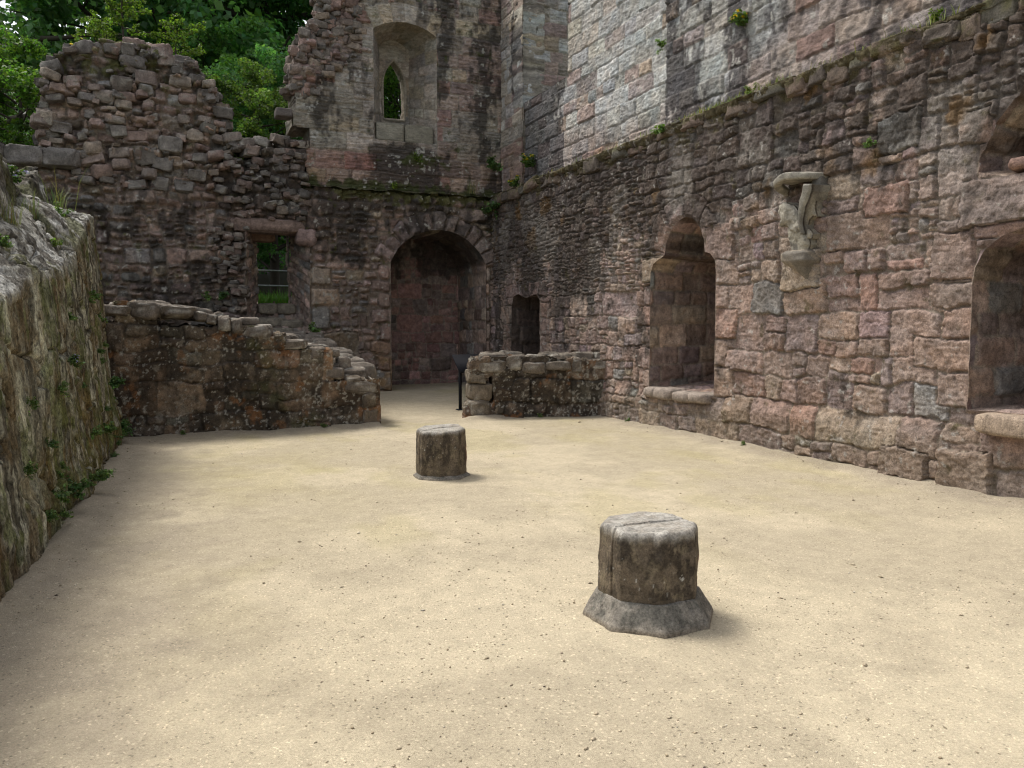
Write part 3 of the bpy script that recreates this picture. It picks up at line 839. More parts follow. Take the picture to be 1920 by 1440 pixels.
def build_back_wall():
    rng = np.random.default_rng(161)
    def size(u, v):
        if u < 1.6 and v > 4.5: return .17
        if u > 2.7: return .155
        return .14
    R = split_rects(-6, 7.3, -.3, 7.4, size, rng, lambda u, v: .40, 1.7)
    lay = Layout(-6, 7.3, -.3, 7.4, R, 162)
    z = 0.0; i = 0
    while z < 2.9:
        h = rng.uniform(.28, .42); w = (.28, .46)[i % 2]
        lay.rect(4.62 - w, 4.62, z, min(z + h, 3.0), 0, .012); lay.rect(6.88, 6.88 + .14, z, min(z + h, 3.0), 1, .01)
        z += h; i += 1
    for a in np.linspace(22, 158, 12)[:-1]:
        lay.sector(5.75, 2.524, 1.05, 1.60 + rng.uniform(-.03, .06), math.radians(a), math.radians(a + 12.36), 4, .02)
    for a, b, c, d, p in ((2.88, 3.35, 2.45, 2.85, 3), (2.88, 3.5, 2.0, 2.4, 3), (2.88, 3.3, 1.5, 2.0, 5), (2.88, 3.9, .95, 1.45, 3), (3.3, 3.9, .5, .9, 4), (3.9, 4.3, .45, 1.0, 2), (4.0, 4.62, .14, .6, 5),
                          (1.0, 1.5, 1.35, 1.85, 4), (.5, 1.0, 1.4, 1.75, 5), (.65, 1.0, 1.75, 2.1, 5)):
        lay.rect(a, b, c, d, p, .012)
    for k_ in range(14):
        x0 = rng.uniform(-1.9, 1.0); z0 = rng.uniform(4.6, 6.4)
        lay.rect(x0, x0 + rng.uniform(.3, .5), z0, z0 + rng.uniform(.18, .28), int(rng.integers(0, 6)), rng.uniform(.06, .12))
    polys = [rough_poly(ARCH, .012, 11), rough_poly(DOOR, .03, 12)]
    pal = SAND[:6] + DARKR[:2]
    S = dict(pal=pal, palw=[3, 3, 3, 2, 3, 3, 1, 1], warp=.05, wscale=2.8, joint=.014, bevel=.032, rec=.065, prot=.032, rough=.014, fine=.008, chip=.006, edge=.016, rad=.08, mortar=(.195, .158, .125), tilt=.18, jit=.2, pillow=.012)
    def hfun(U, V):
        core = smooth(4.15, 4.6, V) * smooth(2.2, 1.4, U)
        h = core * ((fbm(U * 2.6, V * 3.2, 171, 3) - .5) * .34 - .05)
        h = h + smooth(2.9, 2.2, U) * smooth(3.6, 4.0, V) * (fbm(U * 3, V * 4, 172, 3) - .5) * .22
        h = h + smooth(.9, 1.2, U) * smooth(1.7, 1.4, U) * smooth(1.9, 2.3, V) * -.12
        return h + smooth(2.9, 3.4, U) * smooth(4.30, 4.6, V) * -.05
    def tint(U, V, c, h, d, k):
        core = smooth(4.3, 4.7, V + (fbm(U * 2, V * 2, 180, 2) - .5) * .4) * smooth(2.0, 1.4, U)
        top = smooth(5.9, 6.6, V)
        mid = smooth(4.4, 3.5, V) * smooth(1.2, .4, U)
        amt = .40 + .18 * mid + .14 * top - .26 * core * (1 - top) + .30 * smooth(2.8, 4.2, V) * smooth(2.6, 3.6, U)
        amt = amt - .46 * smooth(2.6, 3.0, U) * smooth(3.1, 2.4, V)
        amt = amt + .3 * smooth(1.3, 2.1, U) * smooth(3.2, 2.2, U) * smooth(3.9, 4.4, V)
        c = stains_and_shade(U, V, c, np.clip(amt, 0, .95), 181, (.038, .033, .029))
        c = blend(c, (.30, .185, .085), np.exp(-((U - 4.4) / .35) ** 2) * smooth(1.6, .5, V) * smooth(.35, .6, fbm(U * 3, V * 3, 185, 3)) * .8)
        c = moss(U, V, c, smooth(4.1, 4.55, V) * smooth(3.0, 3.6, U) * .9 + top * .45, 183)
        c = c * (1 + .22 * core)[..., None]
        c = lichen(U, V, c, 182, .72, (.40, .385, .34), 12, .7, k)
        return c
    pu = lambda cu: np.interp(cu, PROF[:, 0], PROF[:, 1])
    keep = lambda cu, cv: cv + .02 < pu(cu)
    root = empty('ruined_wall', (0, YB, 0))
    tag(root, 'broken dark rubble wall with doorway and big arched recess at the back', 'wall')
    us = np.unique(np.round(np.concatenate([np.arange(-5.5, -2.2, .05), np.arange(-2.2, 7.1, .017)]), 4))
    w = wall_sheet('masonry_face', PL_B, us, np.arange(-.1, 7.3, .017), lay, S, M_RUB, None, polys, keep, .9, tint, hfun)
    parts = [w]
    # ledge on top of the lower wall at the right
    xs = np.arange(2.7, 7.4, .03); yl = np.linspace(YB - .02, YB + .3, 12)
    Xg, Yg = np.meshgrid(xs, yl); Zg = 4.54 + (fbm(Xg * 5, Yg * 5, 190, 3) - .5) * .08 + (Yg - YB) * .2
    cl = np.zeros(Xg.shape + (3,)); cl[:] = (.075, .07, .035)
    parts.append(make_mesh('mossy_ledge', np.stack([Xg, Yg, Zg], -1).reshape(-1, 3), grid_quads(len(xs), len(yl)), M_RUB, None, cl.reshape(-1, 3)))
    # deep arched recess
    Sj = dict(S, warp=.03, joint=.010, bevel=.022, prot=.014, rough=.012, fine=.006, rec=.028, tilt=.05, rad=.04, edge=.013, pillow=0, mortar=(.26, .215, .175))
    dk = lambda U, V, c, h, d, k: stains_and_shade(U, V, c, .08 + .6 * smooth(2.2, 3.3, V), 191, (.04, .034, .03))
    P = polys[0]
    Q = scale_poly(P, ((4.62, 6.88, -.15, 3.75), (4.66, 6.84, -.15, 3.72)))
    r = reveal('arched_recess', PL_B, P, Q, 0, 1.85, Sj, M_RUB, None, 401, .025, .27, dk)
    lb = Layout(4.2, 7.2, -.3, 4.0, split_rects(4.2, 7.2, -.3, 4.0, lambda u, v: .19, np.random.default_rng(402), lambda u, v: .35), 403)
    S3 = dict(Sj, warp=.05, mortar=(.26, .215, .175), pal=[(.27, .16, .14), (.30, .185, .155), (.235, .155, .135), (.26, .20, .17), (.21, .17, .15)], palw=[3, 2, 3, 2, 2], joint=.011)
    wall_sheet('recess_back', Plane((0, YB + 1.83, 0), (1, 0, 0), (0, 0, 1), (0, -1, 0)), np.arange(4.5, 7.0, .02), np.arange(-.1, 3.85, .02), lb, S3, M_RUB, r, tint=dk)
    parts.append(r)
    # splayed doorway
    P = polys[1]
    Q = scale_poly(P, ((1.56, 2.88, 1.45, 3.62), (1.88, 2.58, 2.05, 3.66)))
    Sd = dict(Sj, rough=.03, fine=.014, prot=.03, rec=.03)
    r = reveal('splayed_doorway', PL_B, P, Q, 0, .9, Sd, M_RUB, None, 411, .022, .17, lambda U, V, c, h, d, k: stains_and_shade(U, V, c, np.full(U.shape, .2), 192), (.8, 1.6))
    r2 = reveal('inner_jamb', PL_B, Q, Q, .9, 1.35, Sj, M_RUB, r, 412, .03, .4)
    ac = Acc()
    def blk(cx, cy, cz, sx, sy, sz, seed, colr, e=.3, amp=.06, rz=0):
        V, Qd = boulder((cx, cy, cz), (sx, sy, sz), rz, seed, 34, 19, e, amp)
        n = fbm(V[:, 0] * 7 + V[:, 1] * 5, V[:, 2] * 9, seed, 3)
        ac.add(V, Qd, None, np.array(colr)[None] * (.65 + .7 * n)[:, None])
    blk(2.06, YB + .23, 3.66, 1.36, .5, .27, 421, (.20, .145, .12), .28, .22)
    blk(2.82, YB + .10, 3.46, .44, .36, .36, 422, (.27, .195, .175), .6, .16)
    blk(1.95, YB + .72, 3.52, .62, .4, .26, 423, (.20, .13, .09))
    parts.append(ac.build('door_lintel', M_RUB))
    ac = Acc()
    for i, (cx, cy, cz, sx, sy, sz) in enumerate([(2.06, YB + .75, 1.95, .44, .45, .26), (2.45, YB + .75, 1.95, .42, .45, .25), (2.0, YB + .38, 1.66, .70, .4, .22), (2.5, YB + .36, 1.62, .5, .4, .2), (2.2, YB + .08, 1.46, .6, .35, .18)]):
        blk(cx, cy, cz, sx, sy, sz, 430 + i, (.21, .185, .145), .45, .09)
    parts.append(ac.build('door_step', M_RUB))
    for o in parts:
        o.parent = root; o.matrix_parent_inverse = Matrix.Translation((0, -YB, 0))
    ac = Acc(); i = 0
    pal2 = [(.30, .235, .20), (.26, .215, .185), (.34, .28, .225), (.225, .20, .18), (.32, .235, .20), (.20, .18, .16)]
    def stone(x, y, z, sx, sy, sz, amp=.2, dark=1.0):
        nonlocal i
        V, Qd = boulder((x, y, z), (sx, sy, sz), rng.uniform(-.4, .4), 3000 + i, 22, 14, rng.uniform(.24, .46), amp * 1.45, (rng.uniform(-.3, .3), rng.uniform(-.3, .3)))
        n = fbm(V[:, 0] * 9, V[:, 2] * 11, 3000 + i, 3, .6)
        tone = rng.uniform(.75, 1.1) * dark
        cs = np.array(pal2[int(rng.integers(0, 6))])[None] * tone * (.6 + .8 * n)[:, None]
        ms = smooth(.60, .70, fbm(V[:, 0] * 6 + i, V[:, 2] * 7, 17, 3, .6)) * .6
        ac.add(V, Qd, None, cs * (1 - ms[:, None]) + np.array((.33, .31, .27)) * ms[:, None]); i += 1
    L_ = np.concatenate([[0], np.cumsum(np.hypot(*np.diff(PROF[1:19], axis=0).T))])
    t = 0.0
    while t < L_[-1]:                                                  # ragged broken edge
        k = min(np.searchsorted(L_, t, 'right') - 1, 16); f = (t - L_[k]) / max(L_[k + 1] - L_[k], 1e-6)
        p = PROF[1 + k] * (1 - f) + PROF[2 + k] * f
        for q in range(3):
            w_ = rng.uniform(.14, .36)
            stone(p[0] + (rng.uniform(.0, .14) if k < 4 else rng.uniform(-.12, .05)), YB + rng.uniform(.05, .75), p[1] + rng.uniform(-.16, .02), w_, rng.uniform(.2, .36), w_ * rng.uniform(.45, .8), .2, .75)
        t += rng.uniform(.12, .22)
    zz = 4.35
    while zz < 6.9:                                                    # stones proud of the rubble core
        x = -1.95 + rng.uniform(0, .2)
        while x < 1.35:
            w_ = rng.choice((.14, .2, .28, .36)) * rng.uniform(.8, 1.2)
            if zz < np.interp(x, PROF[:, 0], PROF[:, 1]) - .06 and rng.random() < .55:
                stone(x, YB + .055 + rng.uniform(-.05, .05), zz + rng.uniform(-.06, .06), w_, rng.uniform(.16, .30), w_ * rng.uniform(.4, .8), .18, 1.0 if zz < 6.1 else .72)
            x += w_ * 1.05 + rng.uniform(0, .12)
        zz += rng.uniform(.13, .19)
    for k_ in range(90):
        x = rng.uniform(1.25, 2.85); z = rng.uniform(3.75, 5.3); w_ = rng.uniform(.12, .28)
        if z < np.interp(x, PROF[:, 0], PROF[:, 1]) - .05: stone(x, YB + .03 + rng.uniform(-.04, .05), z, w_, .2, w_ * rng.uniform(.4, .7), .2, .62)
    for k_ in range(60):
        x = rng.uniform(.95, 1.62); z = rng.uniform(1.9, 3.7); w_ = rng.uniform(.10, .24)
        stone(x, YB + .05 + rng.uniform(-.03, .05), z, w_, .2, w_ * rng.uniform(.4, .7), .2, .6)
    o = ac.build('rubble_stones', M_RUB, root); o.matrix_parent_inverse = Matrix.Translation((0, -YB, 0))
    # coping stones of the low stretch at the far left
    ac = Acc()
    for i in range(7):
        V, Qd = boulder((-5.4 + i * .62, YB + .12, 4.72), (.64, .7, .36), .05 * (i % 3 - 1), 450 + i, 40, 21, .34, .16)
        n = fbm(V[:, 0] * 6, V[:, 2] * 9, 450 + i, 3)
        ac.add(V, Qd, None, np.array((.19, .172, .155))[None] * (.5 + 1.0 * n)[:, None])
    o = ac.build('coping', M_RUB, root); o.matrix_parent_inverse = Matrix.Translation((0, -YB, 0))
build_back_wall()

# ================================================================== ASHLAR WALL WITH LANCET WINDOW above the back wall
def build_window_wall():
    YA = 17.55
    pl = Plane((0, YA, 0), (1, 0, 0), (0, 0, 1), (0, -1, 0))
    rng = np.random.default_rng(501)
    lay = Layout(2.2, 7.6, 4.2, 9.6, course_rects(2.2, 7.6, 4.25, 9.6, .31, rng, (1.1, 2.3)), 502)
    for r in split_rects(2.2, 4.3, 6.55, 9.6, lambda u, v: .15, rng, lambda u, v: .36, 1.7):
        edge = 4.12 - max(0, (7.5 - r[2])) * 1.0 + rng.uniform(-.12, .12)
        if 0.5 * (r[0] + r[1]) < edge: lay.rect(*r, int(rng.choice([3, 5, 6, 7])), rng.uniform(-.08, .09), .08)
    for r in split_rects(4.0, 6.2, 8.45, 9.6, lambda u, v: .15, rng, lambda u, v: .3): lay.rect(*r, -1, rng.uniform(-.05, .05))
    for i in range(6):
        a = math.radians(64 + i * 8.8)
        lay.sector(5.05, 6.6, 1.3, 2.03, a, a + math.radians(8.8), [4, 0, 1, 0, 4, 1][i], .01)
    W = [(4.33, 5.66), (5.77, 5.66), (5.77, 8.02), (5.55, 8.14), (5.30, 8.215), (5.05, 8.24), (4.80, 8.215), (4.55, 8.14), (4.33, 8.02)]
    P = rough_poly(W, .006, 21)
    pal = BUFF + [(.30, .205, .18), (.33, .22, .185)]
    S = dict(pal=pal, palw=[4, 3, 3, 2, 1.2, 1, 1, 1], warp=.02, joint=.007, bevel=.02, rec=.018, prot=.01, rough=.012, fine=.007, strata=.030, edge=.014, rad=.03, mortar=(.30, .265, .22), tilt=.035, jit=.15, chip=.006)
    XL = np.array([(4.2, 2.72), (5.28, 2.70), (5.5, 2.62), (5.62, 2.42), (6.0, 2.40), (6.1, 2.46), (6.4, 2.56), (7.3, 2.70), (7.7, 2.88), (7.95, 3.02), (8.3, 3.2), (8.7, 3.3), (9.6, 3.5)])
    keep = lambda cu, cv: cu > np.interp(cv, XL[:, 0], XL[:, 1]) + .02
    def hfun(U, V):
        rub = smooth(4.1, 3.8, U + np.maximum(0, 7.4 - V) * 1.0) * smooth(6.5, 6.8, V)
        return rub * ((fbm(U * 3, V * 4, 511, 3) - .5) * .42 - .03)
    def tint(U, V, c, h, d, k):
        redz = smooth(5.9, 5.2, V + (fbm(U * 1.5, V * 1.5, 520, 2) - .5) * .8)
        c = c * (1 - redz[..., None] * np.array((.05, .20, .22)))
        amt = .24 + .34 * smooth(6.0, 6.9, U) + .5 * np.exp(-((U - 5.95) / .28) ** 2) * smooth(5.8, 7.0, V) + .50 * np.exp(-((U - 5.1) / .95) ** 4) * smooth(5.65, 5.45, V)
        amt = amt + .25 * smooth(3.6, 3.0, U) * smooth(7.3, 6.6, V) * smooth(5.9, 6.3, V) + .3 * smooth(4.95, 4.6, V)
        c = stains_and_shade(U, V, c, np.clip(amt, 0, .95), 521, (.035, .032, .030), 1.5, .42)
        c = moss(U, V, c, np.exp(-((U - 5.2) / .5) ** 2 - ((V - 5.25) / .16) ** 2) * .95 + .8 * smooth(4.9, 4.55, V), 522, (.062, .074, .024))
        return lichen(U, V, c, 523, .74, (.45, .44, .40), 9, .75, k)
    root = empty('lancet_window_wall', (4.7, YA, 4.5))
    tag(root, 'weathered ashlar wall with deep lancet window above the back arch', 'wall')
    par = Matrix.Translation((-4.7, -YA, -4.5))
    w = wall_sheet('masonry_face', pl, np.arange(2.3, 7.42, .016), np.arange(4.42, 9.5, .016), lay, S, M_ASH, root, [P], keep, .95, tint, hfun)
    Q = scale_poly(P, ((4.33, 5.77, 5.66, 8.24), (4.70, 5.37, 6.02, 8.15)))
    Sj = dict(S, pal=BUFF[:3] + [(.30, .26, .20)], palw=[3, 3, 2, 2], strata=.002, rough=.006, prot=.005, rec=.012, jit=.1)
    r = reveal('window_embrasure', pl, P, Q, 0, .95, Sj, M_ASH, root, 531, .02, .30, None, (1.2, 3))
    lb = Layout(4.3, 5.8, 5.6, 8.6, course_rects(4.3, 5.8, 5.65, 8.6, .30, np.random.default_rng(532), (1.3, 3)), 533)
    LAN = [(4.79, 6.38), (5.27, 6.38), (5.27, 7.15)] + [(4.79 + .48 * math.cos(math.radians(a)), 7.15 + .59 * math.sin(math.radians(a))) for a in (15, 30, 45, 55)] + [(5.03, 7.68)] + \
          [(5.27 - .48 * math.cos(math.radians(a)), 7.15 + .59 * math.sin(math.radians(a))) for a in (55, 45, 30, 15)] + [(4.79, 7.15)]
    LP = resample(LAN, .03)
    pb = Plane((0, YA + .93, 0), (1, 0, 0), (0, 0, 1), (0, -1, 0))
    fr = wall_sheet('window_back', pb, np.arange(4.5, 5.6, .015), np.arange(5.9, 8.3, .015), lb, Sj, M_ASH, r, [LP])
    lr = reveal('lancet_opening', pb, LP, LP, 0, .3, dict(Sj, pal=[(.36, .32, .26)], palw=[1], jit=.05), M_ASH, r, 534, .02, .4)
    # raised moulding round the lancet
    ctr = LP.mean(0); ac = Acc(); ring = []
    for off, out in ((.0, .0), (.012, .022), (.04, .03), (.062, .022), (.075, -.005)):
        d_ = LP - ctr; L_ = np.hypot(*d_.T)[:, None]
        q = LP + d_ / L_ * off * np.array([1, .9])
        ring.append(pb.at(q[:, 0], q[:, 1], np.full(len(q), out)))
    ac.add(np.concatenate(ring), grid_quads(len(LP), len(ring), True), None, (.34, .30, .24))
    fm = ac.build('lancet_moulding', M_ASH, r)
    ac = Acc()
    for i, (x0, x1) in enumerate(((4.38, 5.02), (5.025, 5.70))):
        V, Qd = boulder((.5 * (x0 + x1), YA + .5, 5.86), (x1 - x0, .95, .40), 0, 540 + i, 60, 30, .12, .02)
        V[:, 1] += (fbm(V[:, 0] * 3, V[:, 2] * 30, 541, 3) - .5) * .05
        n = fbm(V[:, 0] * 6, V[:, 2] * 20, 540 + i, 3)
        ac.add(V, Qd, None, np.array((.25, .235, .19))[None] * (.7 + .6 * n)[:, None])
    sl = ac.build('window_sill', M_ASH, root)
    ac = Acc(); i = 0
    for k_ in range(330):                                              # ragged rubble core at the broken left end
        z = rng.uniform(6.45, 9.4); x0 = np.interp(z, XL[:, 0], XL[:, 1]); edge = 4.1 - max(0, (7.5 - z)) * 1.0
        if k_ % 3 == 0: x = x0 + rng.uniform(-.06, .12)
        else: x = rng.uniform(x0, max(edge, x0 + .1))
        w_ = rng.uniform(.12, .30)
        V, Qd = boulder((x, YA + .05 + (rng.uniform(-.04, .08) if k_ % 3 else rng.uniform(0, .6)), z), (w_, rng.uniform(.16, .3), w_ * rng.uniform(.45, .8)), rng.uniform(-.4, .4), 3600 + k_, 22, 14, rng.uniform(.24, .46), .28, (rng.uniform(-.3, .3), rng.uniform(-.3, .3)))
        n = fbm(V[:, 0] * 9, V[:, 2] * 11, 3600 + k_, 3, .6)
        cs = np.array([(.26, .205, .175), (.22, .19, .165), (.31, .25, .20), (.20, .18, .16), (.30, .21, .18)][k_ % 5])[None] * rng.uniform(.6, 1.05) * (.6 + .8 * n)[:, None]
        ac.add(V, Qd, None, cs)
    rs = ac.build('rubble_stones', M_RUB, root)
    ac = Acc()
    V, Qd = boulder((2.42, YA + .1, 6.02), (.34, .4, .17), 0, 547, 26, 15, .2, .04); ac.add(V, Qd, None, (.15, .13, .12))
    cb = ac.build('projecting_block', M_ASH, root)
    for o in (w, r, sl, cb, rs): o.matrix_parent_inverse = par
build_window_wall()

# ================================================================== LOW CROSS WALLS
def lichen_col(V, base, seed, white=.5):
    n = fbm(V[:, 0] * 7 + V[:, 1] * 5, V[:, 2] * 9 + V[:, 1] * 3, seed, 3)
    c = np.array(base)[None] * (.6 + .8 * n)[:, None]
    m = smooth(.60, .70, fbm(V[:, 0] * 13 + V[:, 1] * 4, V[:, 2] * 13 + V[:, 1] * 9, seed + 3, 3, .6)) * white
    return c * (1 - m[:, None]) + np.array((.40, .385, .34)) * m[:, None]

def build_low_walls():
    pal = [(.150, .115, .080), (.165, .120, .085), (.135, .108, .082), (.185, .125, .082), (.15, .132, .10), (.13, .10, .075)]
    S = dict(pal=pal, palw=[3, 3, 3, 1.4, 2, 2], warp=.06, wscale=2.3, joint=.004, bevel=.022, rec=.028, prot=.016, rough=.014, fine=.008, chip=.005, edge=.012, rad=.06, mortar=(.095, .075, .055), tilt=.08, jit=.16)
    def tint(seed):
        def f(U, V, c, h, d, k):
            c = stains_and_shade(U, V, c, np.full(U.shape, .46), seed, (.034, .027, .020), 2.2, 2.0)
            c = blend(c, (.30, .13, .045), smooth(.62, .76, fbm(U * 4.2, V * 4.2, seed + 5, 4, .65)) * .42)
            c = blend(c, (.07, .075, .03), smooth(.58, .74, fbm(U * 1.5, V * 1.5, seed + 6, 4, .6)) * .6)
            c = lichen(U, V, c, seed + 1, .66, (.36, .34, .29), 24, .75)
            return lichen(U, V, c, seed + 2, .71, (.25, .225, .18), 9, .5)
        return f
    # ---- left: stair-topped wall
    root = empty('low_wall', (1.2, 12.5, 0))
    tag(root, 'low mossy wall stepping down to the right, left of the gap', 'wall')
    par = Matrix.Translation((-1.2, -12.5, 0))
    prof = np.array([(-1.2, 1.86), (.1, 1.84), (.5, 1.78), (.9, 1.66), (1.28, 1.54), (1.32, 1.40), (1.75, 1.36), (1.80, 1.28), (2.2, 1.18), (2.27, 1.10), (2.30, .93), (2.55, .86), (2.78, .84), (2.82, .66), (2.96, .60), (3.0, .5), (3.06, .38), (3.07, -.3)])
    rng = np.random.default_rng(601)
    R = split_rects(-1.3, 3.2, -.2, 2.1, lambda u, v: .30, rng, lambda u, v: .42, 1.7)
    lay = Layout(-1.3, 3.2, -.2, 2.1, R, 602)
    keep = lambda cu, cv: cv < np.interp(cu, prof[:, 0], prof[:, 1])
    hf = lambda U, V: (fbm(U * .9, V * .9, 603, 2) - .5) * .12 + .06 * smooth(.35, .0, V)
    w = wall_sheet('masonry_face', Plane((0, 12.5, 0), (1, 0, 0), (0, 0, 1), (0, -1, 0)), np.arange(-1.0, 3.14, .013), np.arange(-.1, 2.0, .013), lay, S, M_RUB, root, (), keep, .6, tint(604), hf, 8)
    ac = Acc()
    i = 0
    for row, (dy, dz) in enumerate(((.15, -.05), (.44, -.02), (.64, -.02))):
        x = -.85 + row * .12
        while x < 2.98:
            L_ = rng.choice((.18, .28, .42, .55)) * rng.uniform(.85, 1.15); H_ = rng.uniform(.14, .26)
            z = np.interp(x + L_ / 2, prof[:, 0], prof[:, 1]) + dz
            V, Q = boulder((x + L_ / 2, 12.5 + dy + rng.uniform(-.03, .03), z - .0 * H_), (L_ * 1.06, rng.uniform(.30, .42), H_), rng.uniform(-.2, .2), 610 + i, 30, 17, .48, .17, (rng.uniform(-.16, .12), rng.uniform(-.08, .16)))
            ac.add(V, Q, None, lichen_col(V, (.155, .13, .105), 610 + i, .6)); x += L_; i += 1
    for (x, y, z, sx, sy, sz) in ((2.62, 12.95, .98, .24, .26, .24), (2.44, 12.85, 1.16, .2, .24, .14), (3.0, 12.72, .50, .16, .3, .24), (1.38, 12.75, 1.56, .26, .24, .12), (1.18, 12.8, 1.66, .3, .24, .13)):
        V, Q = boulder((x, y, z), (sx, sy, sz), .2, 700 + i, 24, 13, .45, .08); i += 1
        ac.add(V, Q, None, lichen_col(V, (.20, .17, .14), 700 + i, .5))
    for (x, y, z, sx, sy, sz) in ((2.96, 12.72, .14, .26, .56, .32), (2.93, 12.72, .42, .24, .54, .26), (2.70, 12.74, .68, .34, .5, .26), (2.20, 12.74, 1.0, .26, .5, .22)):
        V, Q = boulder((x, y, z), (sx, sy, sz), .06 * math.sin(i), 700 + i, 40, 21, .42, .13, (.04, .05 * math.sin(i * 3))); i += 1
        ac.add(V, Q, None, lichen_col(V, (.15, .12, .088), 700 + i, .45))
    cp = ac.build('coping_stones', M_RUB, root)
    for o in (w, cp): o.matrix_parent_inverse = par
    # ---- right: half-height wall
    root = empty('low_wall', (4.84, 12.85, 0), math.radians(-17))
    tag(root, 'short low wall of rounded blocks meeting the right wall, right of the gap', 'wall')
    par = Matrix.Translation((-4.88, -12.8, 0))
    prof = np.array([(4.6, -.2), (4.78, .2), (4.82, .70), (4.90, .80), (4.98, .92), (5.6, 1.02), (5.72, .92), (6.0, .95), (6.9, .98), (7.35, 1.0)])
    R = split_rects(4.4, 7.3, -.2, 1.3, lambda u, v: .33, rng, lambda u, v: .36, 1.6)
    lay = Layout(4.4, 7.3, -.2, 1.3, R, 622)
    keep = lambda cu, cv: (cv < np.interp(cu, prof[:, 0], prof[:, 1])) & (cu > 4.82)
    w = wall_sheet('masonry_face', Plane((0, 12.8, 0), (1, 0, 0), (0, 0, 1), (0, -1, 0)), np.arange(4.5, 7.28, .013), np.arange(-.1, 1.2, .013), lay, S, M_RUB, root, (), keep, .65, tint(624), hf, 8)
    ac = Acc(); i = 0
    for row, (dy, dz) in enumerate(((.12, -.07), (.38, .03), (.60, .02))):
        x = 4.95 + row * .05
        while x < 7.15:
            L_ = rng.choice((.2, .3, .45, .58)) * rng.uniform(.85, 1.15); H_ = rng.uniform(.16, .28)
            z = np.interp(x + L_ / 2, prof[:, 0], prof[:, 1]) + dz
            V, Q = boulder((x + L_ / 2, 12.8 + dy + rng.uniform(-.03, .03), z), (L_ * 1.06, rng.uniform(.30, .40), H_), rng.uniform(-.18, .18), 640 + i, 30, 17, .46, .15, (rng.uniform(-.14, .1), rng.uniform(-.1, .1)))
            ac.add(V, Q, None, lichen_col(V, (.16, .135, .108), 640 + i, .6)); x += L_; i += 1
    # the broken left end, stone upon stone
    for (x, y, z, sx, sy, sz) in ((4.98, 13.06, .15, .44, .60, .36), (5.00, 13.08, .45, .40, .58, .34), (4.96, 13.03, .69, .34, .5, .2), (4.92, 13.25, .74, .3, .3, .17), (4.84, 13.22, .12, .22, .4, .26), (4.78, 12.92, .04, .12, .14, .1)):
        V, Q = boulder((x, y, z), (sx, sy, sz), .05 + .1 * math.sin(i * 3), 680 + i, 40, 21, .42, .15, (.05 * math.sin(i * 5), .06 * math.sin(i * 7))); i += 1
        ac.add(V, Q, None, lichen_col(V, (.165, .135, .10), 680 + i, .4))
    cp = ac.build('coping_stones', M_RUB, root)
    for o in (w, cp): o.matrix_parent_inverse = par
    # ---- stair mass behind the left low wall, up to the doorway
    root = empty('stone_stair', (1.9, 15, 0))
    tag(root, 'worn stone stair climbing behind the left low wall to the doorway', 'stair')
    ac = Acc(); i = 0
    for r in range(9):
        y = 13.35 + r * .46; zt = .98 + r * .06
        x = .1
        while x < 2.85:
            L_ = rng.uniform(.3, .55)
            V, Q = boulder((x + L_ / 2, y, zt * .5), (L_ * 1.04, .52, zt + rng.uniform(-.05, .05)), 0, 720 + i, 26, 17, .3, .05); i += 1
            ac.add(V, Q, None, lichen_col(V, (.16, .135, .11), 720 + i, .4)); x += L_
    o = ac.build('tread_stones', M_RUB, root); o.matrix_parent_inverse = Matrix.Translation((-1.9, -15, 0))
build_low_walls()

